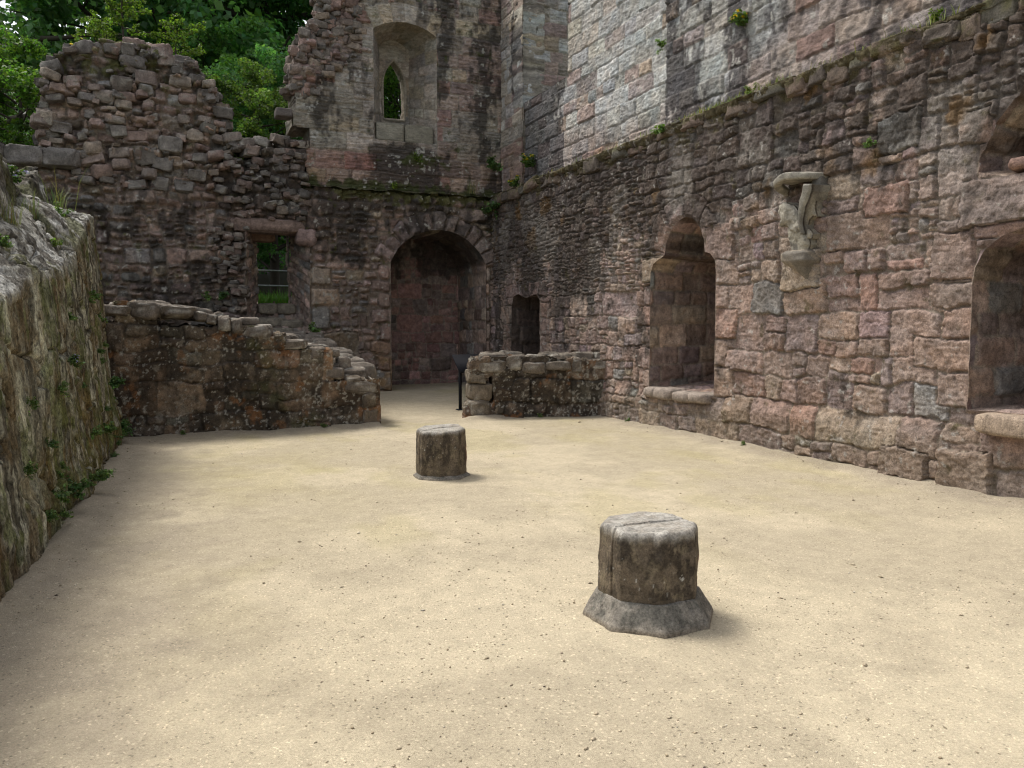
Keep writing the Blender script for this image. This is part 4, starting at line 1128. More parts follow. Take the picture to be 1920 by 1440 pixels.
# ================================================================== ROCK OUTCROP along the left
RK = {}
def build_rock():
    ys = np.unique(np.round(np.concatenate([np.arange(-3, 4.2, .06), np.arange(4.2, 12.40, .0125), np.arange(12.4, 13.6, .05)]), 4))
    yk = np.array([-3, 0, 4, 5.2, 5.8, 6.9, 7.9, 8.8, 9.6, 10.9, 11.9, 12.3, 12.6, 13.4])
    zk = np.array([1.7, 1.8, 1.85, 1.86, 1.77, 1.88, 2.00, 2.12, 2.28, 2.66, 2.98, 3.02, 2.7, 1.6])
    xb = np.interp(ys, [-3, 0, 5.13, 6.17, 8.37, 12.34, 12.6, 13.4], [-1.4, -1.2, -.90, -.75, -.645, -.56, -.75, -1.6])
    ze = np.interp(ys, yk, zk) + (fbm(ys * 1.4, ys * 0, 801, 3) - .5) * .22
    z2 = np.interp(ys, [-3, 4, 6, 8.5, 9.3, 10.2, 10.8, 12.4, 13.4], [2.7, 2.9, 3.0, 3.30, 3.36, 2.98, 3.1, 3.7, 3.2])
    ramp = np.interp(ys, [-3, 5, 7, 9, 9.8, 11, 12, 13.4], [.25, .28, .36, .58, .56, .32, .06, .05])
    rows = []
    nf, nt_, nb = 190, 96, 40
    Ys = np.broadcast_to(ys, (nf + nt_ + nb, len(ys))).copy()
    P = np.zeros((nf + nt_ + nb, len(ys), 3)); P[..., 1] = Ys
    bat = np.interp(ys, [0, 5, 12], [.12, .14, .24])
    for j in range(nf):
        t = j / nf
        P[j, :, 2] = -.12 + t * (ze + .12)
        P[j, :, 0] = xb - bat * t ** .8 + .10 * np.exp(-((t) / .16) ** 2) - .02
    for j in range(nt_):
        t = j / (nt_ - 1)
        x = xb - bat - .03 - 1.05 * t
        zz = ze + ramp * smooth(-.12, .46, np.array(t)) ** 1.0
        st = smooth(.44, .58, t + (fbm(ys * 1.1, ys * 0 + 2, 803, 2) - .5) * .12) * np.clip(z2 - ze - ramp, 0, 9) * smooth(4.2, 5.0, ys)
        P[nf + j, :, 0] = x; P[nf + j, :, 2] = zz + st
    for j in range(nb):
        t = (j + 1) / nb
        P[nf + nt_ + j, :, 0] = P[nf + nt_ - 1, :, 0] - t ** 1.3 * 4.5
        P[nf + nt_ + j, :, 2] = P[nf + nt_ - 1, :, 2] + .12 * np.sin(t * 3) * 1.0 - .2 * t
    # arclength-like coordinate for the noise
    S_ = np.concatenate([np.zeros((1, len(ys))), np.cumsum(np.linalg.norm(np.diff(P, axis=0)[..., [0, 2]], axis=-1), 0)])
    T = np.linspace(0, 1, nf + nt_ + nb)[:, None] * np.ones(len(ys))
    isf = np.zeros(S_.shape); isf[:nf] = 1; isf = smooth(nf + 3, nf - 3, np.arange(nf + nt_ + nb).astype(float))[:, None] * np.ones(len(ys))
    dt = np.gradient(P, axis=0); du = np.gradient(P, axis=1)
    N = np.cross(du, dt); N /= np.linalg.norm(N, axis=-1, keepdims=True) + 1e-9
    if N[nf // 2, len(ys) // 2, 0] < 0: N = -N
    a = Ys; s = S_
    face = (fbm(a * 1.1, s * .45, 811, 3) - .5) * .12 + (fbm(a * 5.0, s * .6, 812, 4, .6) - .5) * .055 + (fbm(a * 15, s * 1.6, 813, 4, .62) - .5) * .060 + (fbm(a * 30, s * 9, 814, 3, .6) - .5) * .035
    crack = np.abs(fbm(a * .9 + s * .35, s * 1.5, 815, 3) - .5)
    topn = (fbm(a * 1.0, s * 1.1, 821, 4) - .5) * .20 + (fbm(a * 3, s * 4, 822, 4, .6) - .5) * .07 + (fbm(a * 20, s * 18, 823, 3, .65) - .5) * .05 \
        - .16 * smooth(.03, .0, np.abs(fbm(a * 1.25 - s * .6, s * 1.0 + a * .4, 824, 3) - .5)) - .09 * smooth(.025, 0, np.abs(fbm(a * .8 + 9, s * 2.6, 825, 3) - .5))
    d = isf * (face - .05 * smooth(.03, 0, crack)) + (1 - isf) * topn
    # undercut at the foot
    d = d - isf * .07 * smooth(.45, .15, s) * smooth(.0, .12, s) * 1.0
    P = P + N * d[..., None]
    # colour
    c = np.zeros(P.shape); c[:] = (.27, .25, .19)
    c = blend(c, (.44, .43, .34), smooth(.49, .56, fbm(a * 5, s * .7, 831, 4, .62)) * isf * .9)             # pale grey-green streaks
    c = blend(c, (.085, .072, .050), smooth(.49, .57, fbm(a * 9, s * .9, 832, 5, .66)) * isf * .9)            # dark run-off streaks
    c = blend(c, (.38, .365, .28), smooth(.53, .59, fbm(a * 20, s * 2.2, 839, 4, .66)) * isf * .8)
    c = blend(c, (.050, .044, .032), smooth(.55, .62, fbm(a * 24, s * 3.0, 838, 4, .66)) * isf * .8)
    band = np.exp(-((a - 6.25 - .1 * np.sin(s * 3)) / .26) ** 2) + .7 * np.exp(-((a - 7.2) / .28) ** 2)
    c = blend(c, (.58, .58, .44), np.clip(band * (fbm(a * 11, s * 1.3, 833, 4, .62) * 3.4 - 1.05), 0, 1) * isf * .9)
    mo = smooth(1.8, .5, s + (fbm(a * 2, s * 1.5, 834, 3) - .5) * 1.6) * smooth(5.6, 7.4, a)
    c = blend(c, (.12, .105, .026), np.clip(mo * smooth(.42, .54, fbm(a * 8, s * 4, 835, 5, .66)), 0, 1) * isf * .85)   # moss
    c = blend(c, (.15, .095, .034), smooth(.50, .60, fbm(a * 3.0, s * 1.6, 836, 5, .66)) * isf * .55)
    c = blend(c, (.12, .14, .040), smooth(.55, .64, fbm(a * 5, s * 3, 837, 5, .66)) * isf * .65)
    c = blend(c, (.17, .13, .085), smooth(.35, .08, s) * isf * .6)
    tp = 1 - isf
    ct = np.zeros(P.shape); ct[:] = (.36, .345, .30)
    ct = blend(ct, (.50, .49, .45), smooth(.48, .57, fbm(a * 3.2, s * 3.6, 841, 5, .66)))                   # pale lichen crusts
    ct = blend(ct, (.085, .072, .055), smooth(.51, .60, fbm(a * 6, s * 5, 842, 4, .62)) * .85)
    ct = blend(ct, (.10, .10, .03), smooth(.56, .66, fbm(a * 2.4, s * 2.4, 843, 4, .62)) * .8)
    ct = blend(ct, (.05, .045, .035), smooth(.03, .0, np.abs(fbm(a * 1.25 - s * .6, s * 1.0 + a * .4, 824, 3) - .5)) * .7)
    tier = smooth(.40, .50, (np.arange(P.shape[0]) - nf)[:, None] / nt_ * np.ones(len(ys)))
    ct = blend(ct, (.085, .072, .055), tier * smooth(.3, .55, fbm(a * 4, s * 2, 844, 3)) * .85)
    ct = blend(ct, (.075, .075, .028), tier * smooth(.48, .6, fbm(a * 2.2, s * 2.2, 845, 3)) * .8)
    c = c * isf[..., None] + ct * tp[..., None]
    c = c * (.72 + .56 * fbm(a * 40, s * 9, 861, 2))[..., None]
    o = make_mesh('rock_outcrop', P.reshape(-1, 3), grid_quads(len(ys), P.shape[0]), M_ROCK, None, c.reshape(-1, 3))
    tag(o, 'big lichen-streaked rock mass with sheer face along the left edge', 'rock')
    RK['P'] = P; RK['N'] = N; RK['ys'] = ys; RK['nf'] = nf; RK['nt'] = nt_
build_rock()

# ================================================================== PILLAR STUMPS
def octr(th, rot, rnd):
    """radius of a unit (apothem 1) octagon, rounded towards a circle by rnd"""
    a = (th - rot + np.pi / 8) % (np.pi / 4) - np.pi / 8
    return (1 - rnd) / np.cos(a) + rnd * 1.03

def build_pillar(loc, rsh, top, flare_r, flare_h, sink, label, seed, crack=True, tilt=(0, 0), rot=0.0):
    root = empty('pillar_stump', (loc[0], loc[1], 0))
    tag(root, label, 'pillar', 'octagonal pillar stumps on the gravel')
    nt = 300
    th = np.arange(nt) / nt * 2 * np.pi
    def shape(prof, seed, tile, crk):
        R_, Z_, K_ = prof.T
        TH = np.broadcast_to(th, (len(prof), nt)); Rr = R_[:, None] * octr(TH, rot, 1)[...]
        Rr = R_[:, None] * ((1 - K_[:, None]) * octr(TH, rot, 0) + K_[:, None] * octr(TH, rot, .75))
        X = Rr * np.cos(TH); Y = Rr * np.sin(TH); Z = np.broadcast_to(Z_[:, None], X.shape).copy()
        n = (fbm(np.cos(TH) * 2 + 3, np.sin(TH) * 2 + Z * 4, seed, 3) - .5) * .013 + (fbm(np.cos(TH) * 9 + Z * 3, np.sin(TH) * 9 - Z * 12, seed + 1, 3, .6) - .5) * .012
        k = 1 + n / np.maximum(R_[:, None], .08)
        X = X * k; Y = Y * k
        Z = Z + (fbm(X * 5, Y * 5, seed + 2, 3) - .5) * .030 * smooth(.5, 1, Z / max(Z_.max(), .01)) * (1 if tile else .3)
        if tile: Z = Z + (tilt[0] * X + tilt[1] * Y) * smooth(.3, 1, Z / Z_.max())
        if crk:
            q = Y * .995 - X * .10 + .012 + .010 * np.sin(X * 14) + (fbm(Z * 9, X * 9, seed + 4, 2) - .5) * .012
            q2 = np.abs(q)
            g = smooth(.008, .002, q2) * .013
            side = smooth(-.05, .15, Z) 
            rr = np.hypot(X, Y) + 1e-6
            onS = smooth(.75, .95, rr / R_.max())
            X = X * (1 - g / rr * onS); Y = Y * (1 - g / rr * onS); Z = Z - g * (1 - onS) * .7
            Z = Z - .006 * smooth(0, -.01, q) * smooth(.3, .5, Z)
        return np.stack([X, Y, Z], -1)
    zb = flare_h * .62
    zs = np.linspace(zb, top - .035, 60)
    bul = lambda z: rsh * (1 - .03 * smooth(top * .6, top, z) - .015 * smooth(zb + .05, zb, z))
    prof = [(bul(z), z, .10) for z in zs]
    for a in np.linspace(0, np.pi / 2, 9)[1:]: prof.append((rsh * .968 - .030 + .030 * math.cos(a), top - .035 + .035 * math.sin(a), .10 + .3 * a / 1.6))
    for r in np.linspace(rsh * .935 - .030, .004, 26): prof.append((r, top, .5))
    Vs = shape(np.array(prof), seed, True, crack)
    X, Y, Z = Vs[..., 0], Vs[..., 1], Vs[..., 2]
    TH = np.arctan2(Y, X)
    c = np.zeros(Vs.shape); c[:] = (.135, .108, .078)
    n = fbm(TH * 3, Z * 7, seed + 9, 4, .65)
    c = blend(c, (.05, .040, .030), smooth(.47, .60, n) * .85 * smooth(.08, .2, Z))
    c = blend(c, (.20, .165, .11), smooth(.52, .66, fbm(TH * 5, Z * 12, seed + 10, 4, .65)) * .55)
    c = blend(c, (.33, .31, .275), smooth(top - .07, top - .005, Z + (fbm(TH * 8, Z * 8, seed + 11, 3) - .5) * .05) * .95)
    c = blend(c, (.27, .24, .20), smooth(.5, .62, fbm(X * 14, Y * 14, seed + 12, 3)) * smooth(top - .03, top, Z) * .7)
    c = blend(c, (.23, .10, .055), np.exp(-((TH + .32) / .13) ** 2) * smooth(.1, .2, Z) * smooth(.36, .3, Z) * .8)
    sp = smooth(.85, .88, fbm(TH * 13, Z * 46, seed + 13, 2)) * smooth(.15, .25, Z) * smooth(.45, .38, Z)
    c = blend(c, (.42, .41, .37), sp * .9)
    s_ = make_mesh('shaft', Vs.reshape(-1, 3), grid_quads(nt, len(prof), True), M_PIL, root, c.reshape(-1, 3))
    # splayed base
    prof = [(flare_r * .985, -.12 + sink, 0), (flare_r, -.005 + sink, 0), (flare_r * 1.005, .012 + sink, 0.02), (flare_r * .985, .032 + sink, .05)]
    for t in np.linspace(0.05, 1, 16):
        prof.append((flare_r * .975 + (rsh * 1.03 - flare_r * .975) * (t ** 1.15), sink + .032 + (flare_h - .032) * t ** 1.0, .02 + .10 * t))
    prof.append((rsh * .9, sink + flare_h * 1.0, .4))
    V2 = shape(np.array(prof), seed + 30, False, False)
    X, Y, Z = V2[..., 0], V2[..., 1], V2[..., 2]; TH = np.arctan2(Y, X)
    gr = smooth(.012, .002, np.abs(TH + 1.32 + .3 * (Z - .1))) * .02                     # joint between the base stones
    V2[..., 0] *= (1 - gr / np.hypot(X, Y)); V2[..., 1] *= (1 - gr / np.hypot(X, Y))
    c = np.zeros(V2.shape); c[:] = (.215, .195, .165)
    c = blend(c, (.115, .11, .095), smooth(.48, .62, fbm(TH * 3, Z * 9, seed + 31, 4, .65)) * .75)
    c = blend(c, (.30, .245, .18), smooth(.05, .0, Z - sink) * .5)
    b_ = make_mesh('base', V2.reshape(-1, 3), grid_quads(nt, len(prof), True), M_PIL, root, c.reshape(-1, 3))
    root.location.z = 0.0
    return root

build_pillar((2.43, 3.70), .262, .515, .345, .142, .0, 'nearer stump of an octagonal stone pillar on its splayed base', 901, True, (0.0, .0), .06)
build_pillar((2.67, 8.06),   .250, .520, .285, .05, -.018, 'farther stump of an octagonal stone pillar, base nearly buried', 941, True, (.05, .03))

# ================================================================== CARVED VAULT SPRINGER on the right wall
def build_corbel():
    Y0 = 7.56
    root = empty('vault_springer', (XR, Y0, 2.4))
    tag(root, 'pale carved vault springer with broken ribs, jutting from right wall', 'corbel')
    par = Matrix.Translation((-XR, -Y0, -2.4))
    to = lambda a, o, z: np.stack([XR - o, Y0 - a, z], -1)      # a: to the right as seen, o: out of the wall
    def cc(V, seed, base=(.29, .268, .222)):
        n = fbm(V[:, 1] * 9 + V[:, 0] * 6, V[:, 2] * 8, seed, 4, .6)
        c = np.array(base)[None] * (.72 + .56 * n)[:, None]
        m = smooth(.54, .66, fbm(V[:, 1] * 6, V[:, 2] * 5 + V[:, 0] * 5, seed + 1, 4, .6)) * .75
        return c * (1 - m[:, None]) + np.array((.13, .12, .105)) * m[:, None]
    def loft(secs, n=40, seed=0, amp=.02):
        # secs: (z, a_centre, half width, out, sharpness) half-round prisms against the wall
        zz = np.linspace(secs[0][0], secs[-1][0], 46)
        A = np.array(secs); I = lambda k: np.interp(zz, A[:, 0], A[:, k])
        th = np.linspace(0, np.pi, n)
        ac_, hw, ot, sh = I(1), I(2), I(3), I(4)
        e = sh[:, None]
        ca, sa = np.cos(th)[None], np.sin(th)[None]
        a = ac_[:, None] - np.sign(ca) * np.abs(ca) ** e * hw[:, None]
        o = np.abs(sa) ** e * ot[:, None] - .04
        k = 1 + (fbm(th[None] * 2 + seed, zz[:, None] * 9, seed, 3) - .5) * amp * 14
        o = o * k
        Z = np.broadcast_to(zz[:, None], a.shape)
        V = to(a, o, Z).reshape(-1, 3)
        Q = grid_quads(n, len(zz))
        cap = []
        for base in (0, (len(zz) - 1) * n):
            for i in range(1, n - 1): cap.append((base, base + i, base + i + 1))
        return V, Q, cap
    def relief(px, out, slope=0.0, rnd=.05, seed=0, back=-.03, base=(.36, .33, .27), amp=.02, res=.0065):
        """a carved slab of stone: outline px drawn on the plane 'out' metres off the wall, rounded edges, carried back into the wall"""
        pts = []
        for (x, y) in px:
            lx = (x - 960) / FPX; ly = (720 - y) / FPX
            d_ = F0_ * math.cos(PITCH) - Z_ * math.sin(PITCH) + lx * R_ + ly * (F0_ * math.sin(PITCH) + Z_ * math.cos(PITCH))
            q = np.array([0, 0, EYE]) + d_ * ((XR - out) / d_[0]); pts.append((q[1], q[2]))
        Pl = rough_poly(np.array(pts), .006, seed, .012)
        us = np.arange(Pl[:, 0].min() - .02, Pl[:, 0].max() + .02, res); vs = np.arange(Pl[:, 1].min() - .02, Pl[:, 1].max() + .02, res)
        U, V = np.meshgrid(us, vs)
        cell = inside(Pl, .25 * (U[:-1, :-1] + U[1:, :-1] + U[:-1, 1:] + U[1:, 1:]), .25 * (V[:-1, :-1] + V[1:, :-1] + V[:-1, 1:] + V[1:, 1:]))
        def touch(cm):
            t = np.zeros(U.shape, bool); t[:-1, :-1] |= cm; t[1:, :-1] |= cm; t[:-1, 1:] |= cm; t[1:, 1:] |= cm; return t
        b = touch(cell) & touch(~cell)
        dist, q = nearest(Pl, np.stack([U.ravel(), V.ravel()], 1)); dist = dist.reshape(U.shape)
        U[b] = q.reshape(U.shape + (2,))[b][:, 0]; V[b] = q.reshape(U.shape + (2,))[b][:, 1]; dist[b] = 0
        t = np.clip(dist / rnd, 0, 1)
        o = out + slope * (V - Pl[:, 1].mean()) - rnd * (1 - np.sqrt(np.clip(1 - (1 - t) ** 2, 0, 1))) + (fbm(U * 9, V * 9, seed, 3, .6) - .5) * amp * 2
        nu, nv = len(us), len(vs); idx = np.arange(nu * nv).reshape(nv, nu)
        Q = np.stack([idx[:-1, :-1], idx[:-1, 1:], idx[1:, 1:], idx[1:, :-1]], -1)[cell]
        Vv = np.stack([XR - o, U, V], -1).reshape(-1, 3)
        n0 = len(Pl); dl, _ = 0, 0                                     # side walls
        cp = np.pad(cell, 1); e = []
        for (sl, i0, i1) in ((cp[1:-1, 1:-1] & ~cp[:-2, 1:-1], idx[:-1, :-1], idx[:-1, 1:]), (cp[1:-1, 1:-1] & ~cp[2:, 1:-1], idx[1:, 1:], idx[1:, :-1]),
                             (cp[1:-1, 1:-1] & ~cp[1:-1, :-2], idx[1:, :-1], idx[:-1, :-1]), (cp[1:-1, 1:-1] & ~cp[1:-1, 2:], idx[:-1, 1:], idx[1:, 1:])):
            e.append(np.stack([i0[sl], i1[sl]], 1))
        e = np.concatenate(e); uq, inv = np.unique(e, return_inverse=True); inv = inv.reshape(e.shape)
        prev = uq[inv]; allV = [Vv]; allQ = [Q]; nb = len(Vv)
        of = o.ravel()[uq]
        for k_ in range(1, 6):
            dd = of + (back - of) * k_ / 5
            j_ = (fbm(U.ravel()[uq] * 14, V.ravel()[uq] * 14 + k_, seed + 3, 2) - .5) * .014
            allV.append(np.stack([XR - dd, U.ravel()[uq] + j_, V.ravel()[uq] + j_], 1))
            cur = nb + inv; allQ.append(np.stack([prev[:, 0], prev[:, 1], cur[:, 1], cur[:, 0]], 1)); prev = cur; nb += len(uq)
        Vv = np.concatenate(allV); Q = np.concatenate(allQ)
        used = np.unique(Q); rm = np.full(len(Vv), -1, int); rm[used] = np.arange(len(used)); Vv = Vv[used]
        return Vv, rm[Q], cc(Vv, seed, base)
    F0_ = np.array([math.sin(YAW), math.cos(YAW), 0]); R_ = np.array([math.cos(YAW), -math.sin(YAW), 0]); Z_ = np.array([0, 0, 1.])
    ac = Acc()
    # tapering stalk, then the spreading left shoulder above it
    V, Q, C = relief([(1479, 476), (1505, 474), (1512, 458), (1511, 446), (1503, 432), (1492, 424), (1484, 420), (1474, 428), (1476, 445)], .15, .12, .05, 1041, base=(.30, .275, .22)); ac.add(V, Q, None, C)
    V, Q, C = relief([(1474, 436), (1490, 440), (1500, 430), (1494, 412), (1491, 398), (1483, 386), (1468, 378), (1458, 384), (1456, 398), (1458, 412), (1456, 425), (1463, 421), (1470, 424)], .21, .10, .06, 1042, base=(.31, .285, .235), amp=.03); ac.add(V, Q, None, C)
    V, Q, C = relief([(1503, 452), (1517, 447), (1520, 438), (1512, 428), (1500, 430), (1496, 440)], .13, .0, .04, 1043, base=(.33, .295, .235)); ac.add(V, Q, None, C)
    s1 = ac.build('springer_body', M_CORB, root)
    def sweep(path, w, hgt, seed):
        P = resample(np.array(path)[:, :2], 9, False) if False else None
        pts = np.array(path, float)
        t = np.linspace(0, len(pts) - 1, 60)
        i = np.clip(t.astype(int), 0, len(pts) - 2); f = (t - i)[:, None]
        # catmull-rom
        p0 = pts[np.clip(i - 1, 0, len(pts) - 1)]; p1 = pts[i]; p2 = pts[i + 1]; p3 = pts[np.clip(i + 2, 0, len(pts) - 1)]
        C_ = .5 * ((2 * p1) + (-p0 + p2) * f + (2 * p0 - 5 * p1 + 4 * p2 - p3) * f ** 2 + (-p0 + 3 * p1 - 3 * p2 + p3) * f ** 3)
        D = np.gradient(C_, axis=0); D /= np.linalg.norm(D, axis=1, keepdims=True)
        out = np.array([0, 1, 0.]); Sd = np.cross(D, out); Sd /= np.linalg.norm(Sd, axis=1, keepdims=True) + 1e-9
        Up = np.cross(Sd, D)
        n = 20; th = np.arange(n) / n * 2 * np.pi
        sp = lambda x: np.sign(x) * np.abs(x) ** .6
        ww = np.interp(np.linspace(0, 1, 60), np.linspace(0, 1, len(w)), w); hh = np.interp(np.linspace(0, 1, 60), np.linspace(0, 1, len(hgt)), hgt)
        k = 1 + (fbm(th[None] + seed, np.linspace(0, 6, 60)[:, None], seed, 3) - .5) * .35
        V = C_[:, None] + Sd[:, None] * (sp(np.cos(th))[None] * ww[:, None] * k)[..., None] + Up[:, None] * (sp(np.sin(th))[None] * hh[:, None] * k)[..., None]
        V = to(V[..., 0], V[..., 1], V[..., 2]).reshape(-1, 3)
        T = [(0, a_, a_ + 1) for a_ in range(1, n - 1)] + [(59 * n, 59 * n + a_, 59 * n + a_ + 1) for a_ in range(1, n - 1)]
        return V, grid_quads(n, 60, True), T
    ac = Acc()                                                       # rib blade climbing from the stalk to the top slab
    V, Q, C = relief([(1489, 440), (1497, 437), (1496, 420), (1501, 402), (1508, 386), (1517, 371), (1524, 358), (1527, 345), (1513, 345), (1509, 358), (1500, 376), (1493, 396), (1489, 416)], .25, .26, .028, 1044, base=(.25, .235, .20), amp=.008); ac.add(V, Q, None, C)
    V, Q, C = relief([(1500, 432), (1506, 428), (1512, 412), (1519, 405), (1527, 406), (1525, 395), (1525, 384), (1529, 370), (1533, 356), (1534, 346), (1520, 346), (1513, 366), (1503, 386), (1497, 410)], .15, .10, .03, 1045, base=(.29, .26, .205), amp=.012); ac.add(V, Q, None, C)
    s2 = ac.build('rib', M_CORB, root)
    ac = Acc()                                                       # bent moulded slab across the top
    V, Q, T = sweep([(-.22, -.02, 3.23), (-.17, .16, 3.265), (-.06, .27, 3.30), (.10, .30, 3.335), (.24, .26, 3.325), (.35, .14, 3.315), (.41, -.02, 3.31)], (.045, .045, .042, .045, .042, .04), (.05, .055, .055, .055, .05), 1023)
    ac.add(V, Q, T, cc(V, 1023))
    c0 = to(np.array(.10), np.array(.09), np.array(3.325)); V, Q = boulder(c0, (.34, .54, .07), 0, 1024, 40, 13, .4, .07); ac.add(V, Q, None, cc(V, 1024, (.26, .235, .19)))
    c0 = to(np.array(.37), np.array(.03), np.array(3.22)); V, Q = boulder(c0, (.16, .16, .20), 0, 1025, 28, 15, .5, .1); ac.add(V, Q, None, cc(V, 1025, (.12, .11, .095)))
    s3 = ac.build('top_slab', M_CORB, root)
    ac = Acc()                                                       # bell-shaped bracket under the springer
    V, Q, T = loft([(2.10, .20, .02, .04, .9), (2.18, .18, .06, .10, .9), (2.28, .14, .14, .20, .85), (2.33, .12, .20, .25, .7), (2.36, .11, .225, .27, .6), (2.45, .10, .225, .27, .6), (2.485, .10, .19, .23, .65)], seed=1031, amp=.012)
    ac.add(V, Q, T, cc(V, 1031, (.28, .235, .18)))
    s4 = ac.build('bracket', M_CORB, root)
    for o in (s1, s2, s3, s4): o.matrix_parent_inverse = par
build_corbel()

# ================================================================== INFORMATION LECTERN
def box(ac, c, s, R=None, C=(.02, .02, .02), bev=.004):
    bm = __import__('bmesh').new()
    __import__('bmesh').ops.create_cube(bm, size=1.0)
    for v in bm.verts: v.co = Vector((v.co.x * s[0], v.co.y * s[1], v.co.z * s[2]))
    __import__('bmesh').ops.bevel(bm, geom=list(bm.edges), offset=bev, segments=2, affect='EDGES')
    bm.verts.index_update()
    V = np.array([v.co[:] for v in bm.verts])
    T = []
    for f in bm.faces:
        i = [v.index for v in f.verts]
        T += [(i[0], i[a], i[a + 1]) for a in range(1, len(i) - 1)]
    bm.free()
    if R is not None: V = V @ np.array(R).T
    ac.add(V + np.array(c), None, T, C)

def build_sign():
    root = empty('information_lectern', (5.33, 14.05, .05), math.radians(2))
    tag(root, 'black metal information lectern behind the short low wall', 'sign')
    ac = Acc(); box(ac, (-.30, 0, .40), (.05, .05, .86)); box(ac, (-.30, 0, -.02), (.14, .14, .02)); a = ac.build('post', M_BLACK, root, False)
    ac = Acc(); box(ac, (.34, 0, .40), (.05, .05, .86)); box(ac, (.34, 0, -.02), (.14, .14, .02)); b = ac.build('post', M_BLACK, root, False)
    ac = Acc(); R = Matrix.Rotation(math.radians(38), 3, 'X'); box(ac, (.02, .02, .84), (.80, .50, .03), R); box(ac, (.02, .035, .832), (.70, .40, .03), R)
    ac.build('panel', M_BLACK, root, False)
build_sign()

# ================================================================== HILLSIDE, TREES, PLANTS
def hill_z(X, Y):
    z = 2.02 + .02 * np.maximum(Y - 19, 0) + .36 * np.maximum(Y - 23, 0) + .10 * np.maximum(-3 - X, 0) * smooth(6, 14, Y)
    z = z + (fbm(X * .25, Y * .25, 1101, 3) - .5) * .8 * smooth(20, 30, Y)
    return np.minimum(z, 16)

def build_hill():
    xs = np.unique(np.concatenate([np.arange(-60, 40, 1.0), np.arange(.5, 4, .1)])); ys = np.concatenate([np.arange(18.75, 24, .1), np.arange(24, 110, 1.5)])
    X, Y = np.meshgrid(xs, ys); Z = hill_z(X, Y)
    c = np.zeros(X.shape + (3,)); c[:] = (.045, .085, .018)
    c = blend(c, (.05, .045, .025), smooth(20.4, 22, Y))
    m = M_WEED
    q = grid_quads(len(xs), len(ys)); V = np.stack([X, Y, Z], -1).reshape(-1, 3)
    ctr = V[q].mean(1); q = q[~((ctr[:, 0] > 3.8) & (ctr[:, 0] < 9.5) & (ctr[:, 1] < 20.2))]
    o = make_mesh('grass_bank', V, q, m, None, c.reshape(-1, 3))
    tag(o, 'wooded grass bank rising behind the ruin', 'bank', kind='structure')
    xs = np.arange(-60, -4.6, .8); ys = np.arange(-10, 19.6, .8)
    X, Y = np.meshgrid(xs, ys); Z = 2.6 + .12 * (-4.6 - X) * .6 + (fbm(X * .3, Y * .3, 1103, 3) - .5) * .5
    c = np.zeros(X.shape + (3,)); c[:] = (.05, .075, .022)
    o = make_mesh('grass_terrain', np.stack([X, Y, Z], -1).reshape(-1, 3), grid_quads(len(xs), len(ys)), m, None, c.reshape(-1, 3))
    tag(o, 'grassy slope beyond the rock', 'slope', kind='structure')
build_hill()

def leaf_cloud(cent, rad, per, size, rng, colr, jit=.25, droop=.3, flat=.55):
    """leaf faces spread through balls; returns V, Q, C"""
    n = len(cent) * per
    ci = np.repeat(np.arange(len(cent)), per)
    d = rng.normal(0, 1, (n, 3)); d /= np.linalg.norm(d, axis=1, keepdims=True)
    r = rng.random(n) ** .45
    p = cent[ci] + d * (r * rad[ci])[:, None] * np.array([1, 1, .75])
    nrm = d * .5 + rng.normal(0, .55, (n, 3)) + np.array([0, 0, flat]); nrm /= np.linalg.norm(nrm, axis=1, keepdims=True)
    t = rng.normal(0, 1, (n, 3)) + np.array([0, 0, -droop]); t -= nrm * np.sum(t * nrm, 1, keepdims=True); t /= np.linalg.norm(t, axis=1, keepdims=True)
    b = np.cross(nrm, t)
    s = size * np.exp(rng.normal(0, .25, n)); w = s * rng.uniform(.36, .52, n)
    V = np.stack([p - t * s[:, None] * .5, p + b * w[:, None] - t * (s * .05)[:, None] + nrm * (s * .10)[:, None], p + t * s[:, None] * .55 - nrm * (s * .08)[:, None], p - b * w[:, None] - t * (s * .05)[:, None] + nrm * (s * .10)[:, None]], 1)
    tone = np.exp(rng.normal(0, .22, len(cent)))[ci] * np.exp(rng.normal(0, jit, n))
    base = np.array(colr)
    C = base[None] * tone[:, None] * np.stack([1 + rng.normal(0, .12, n), np.ones(n), 1 + rng.normal(0, .15, n)], 1)
    C = np.repeat(C, 4, 0)
    return V.reshape(-1, 3), np.arange(n * 4).reshape(n, 4), C

def limb(ac, p0, p1, r0, r1, rng, n=7, seg=9, wob=.05, C=(.06, .05, .04)):
    p0 = np.array(p0, float); p1 = np.array(p1, float)
    t = np.linspace(0, 1, seg)[:, None]; L = np.linalg.norm(p1 - p0)
    C_ = p0 + (p1 - p0) * t + np.cumsum(rng.normal(0, wob * L / seg, (seg, 3)), 0) * (t > 0)
    D = np.gradient(C_, axis=0); D /= np.linalg.norm(D, axis=1, keepdims=True)
    a = np.cross(D, [.3, .9, .1]); a /= np.linalg.norm(a, axis=1, keepdims=True); b = np.cross(D, a)
    th = np.arange(n) / n * 2 * np.pi; r = (r0 + (r1 - r0) * t[:, 0])
    V = C_[:, None] + (a[:, None] * np.cos(th)[None, :, None] + b[:, None] * np.sin(th)[None, :, None]) * r[:, None, None]
    ac.add(V.reshape(-1, 3), grid_quads(n, seg, True), None, C)
    return C_

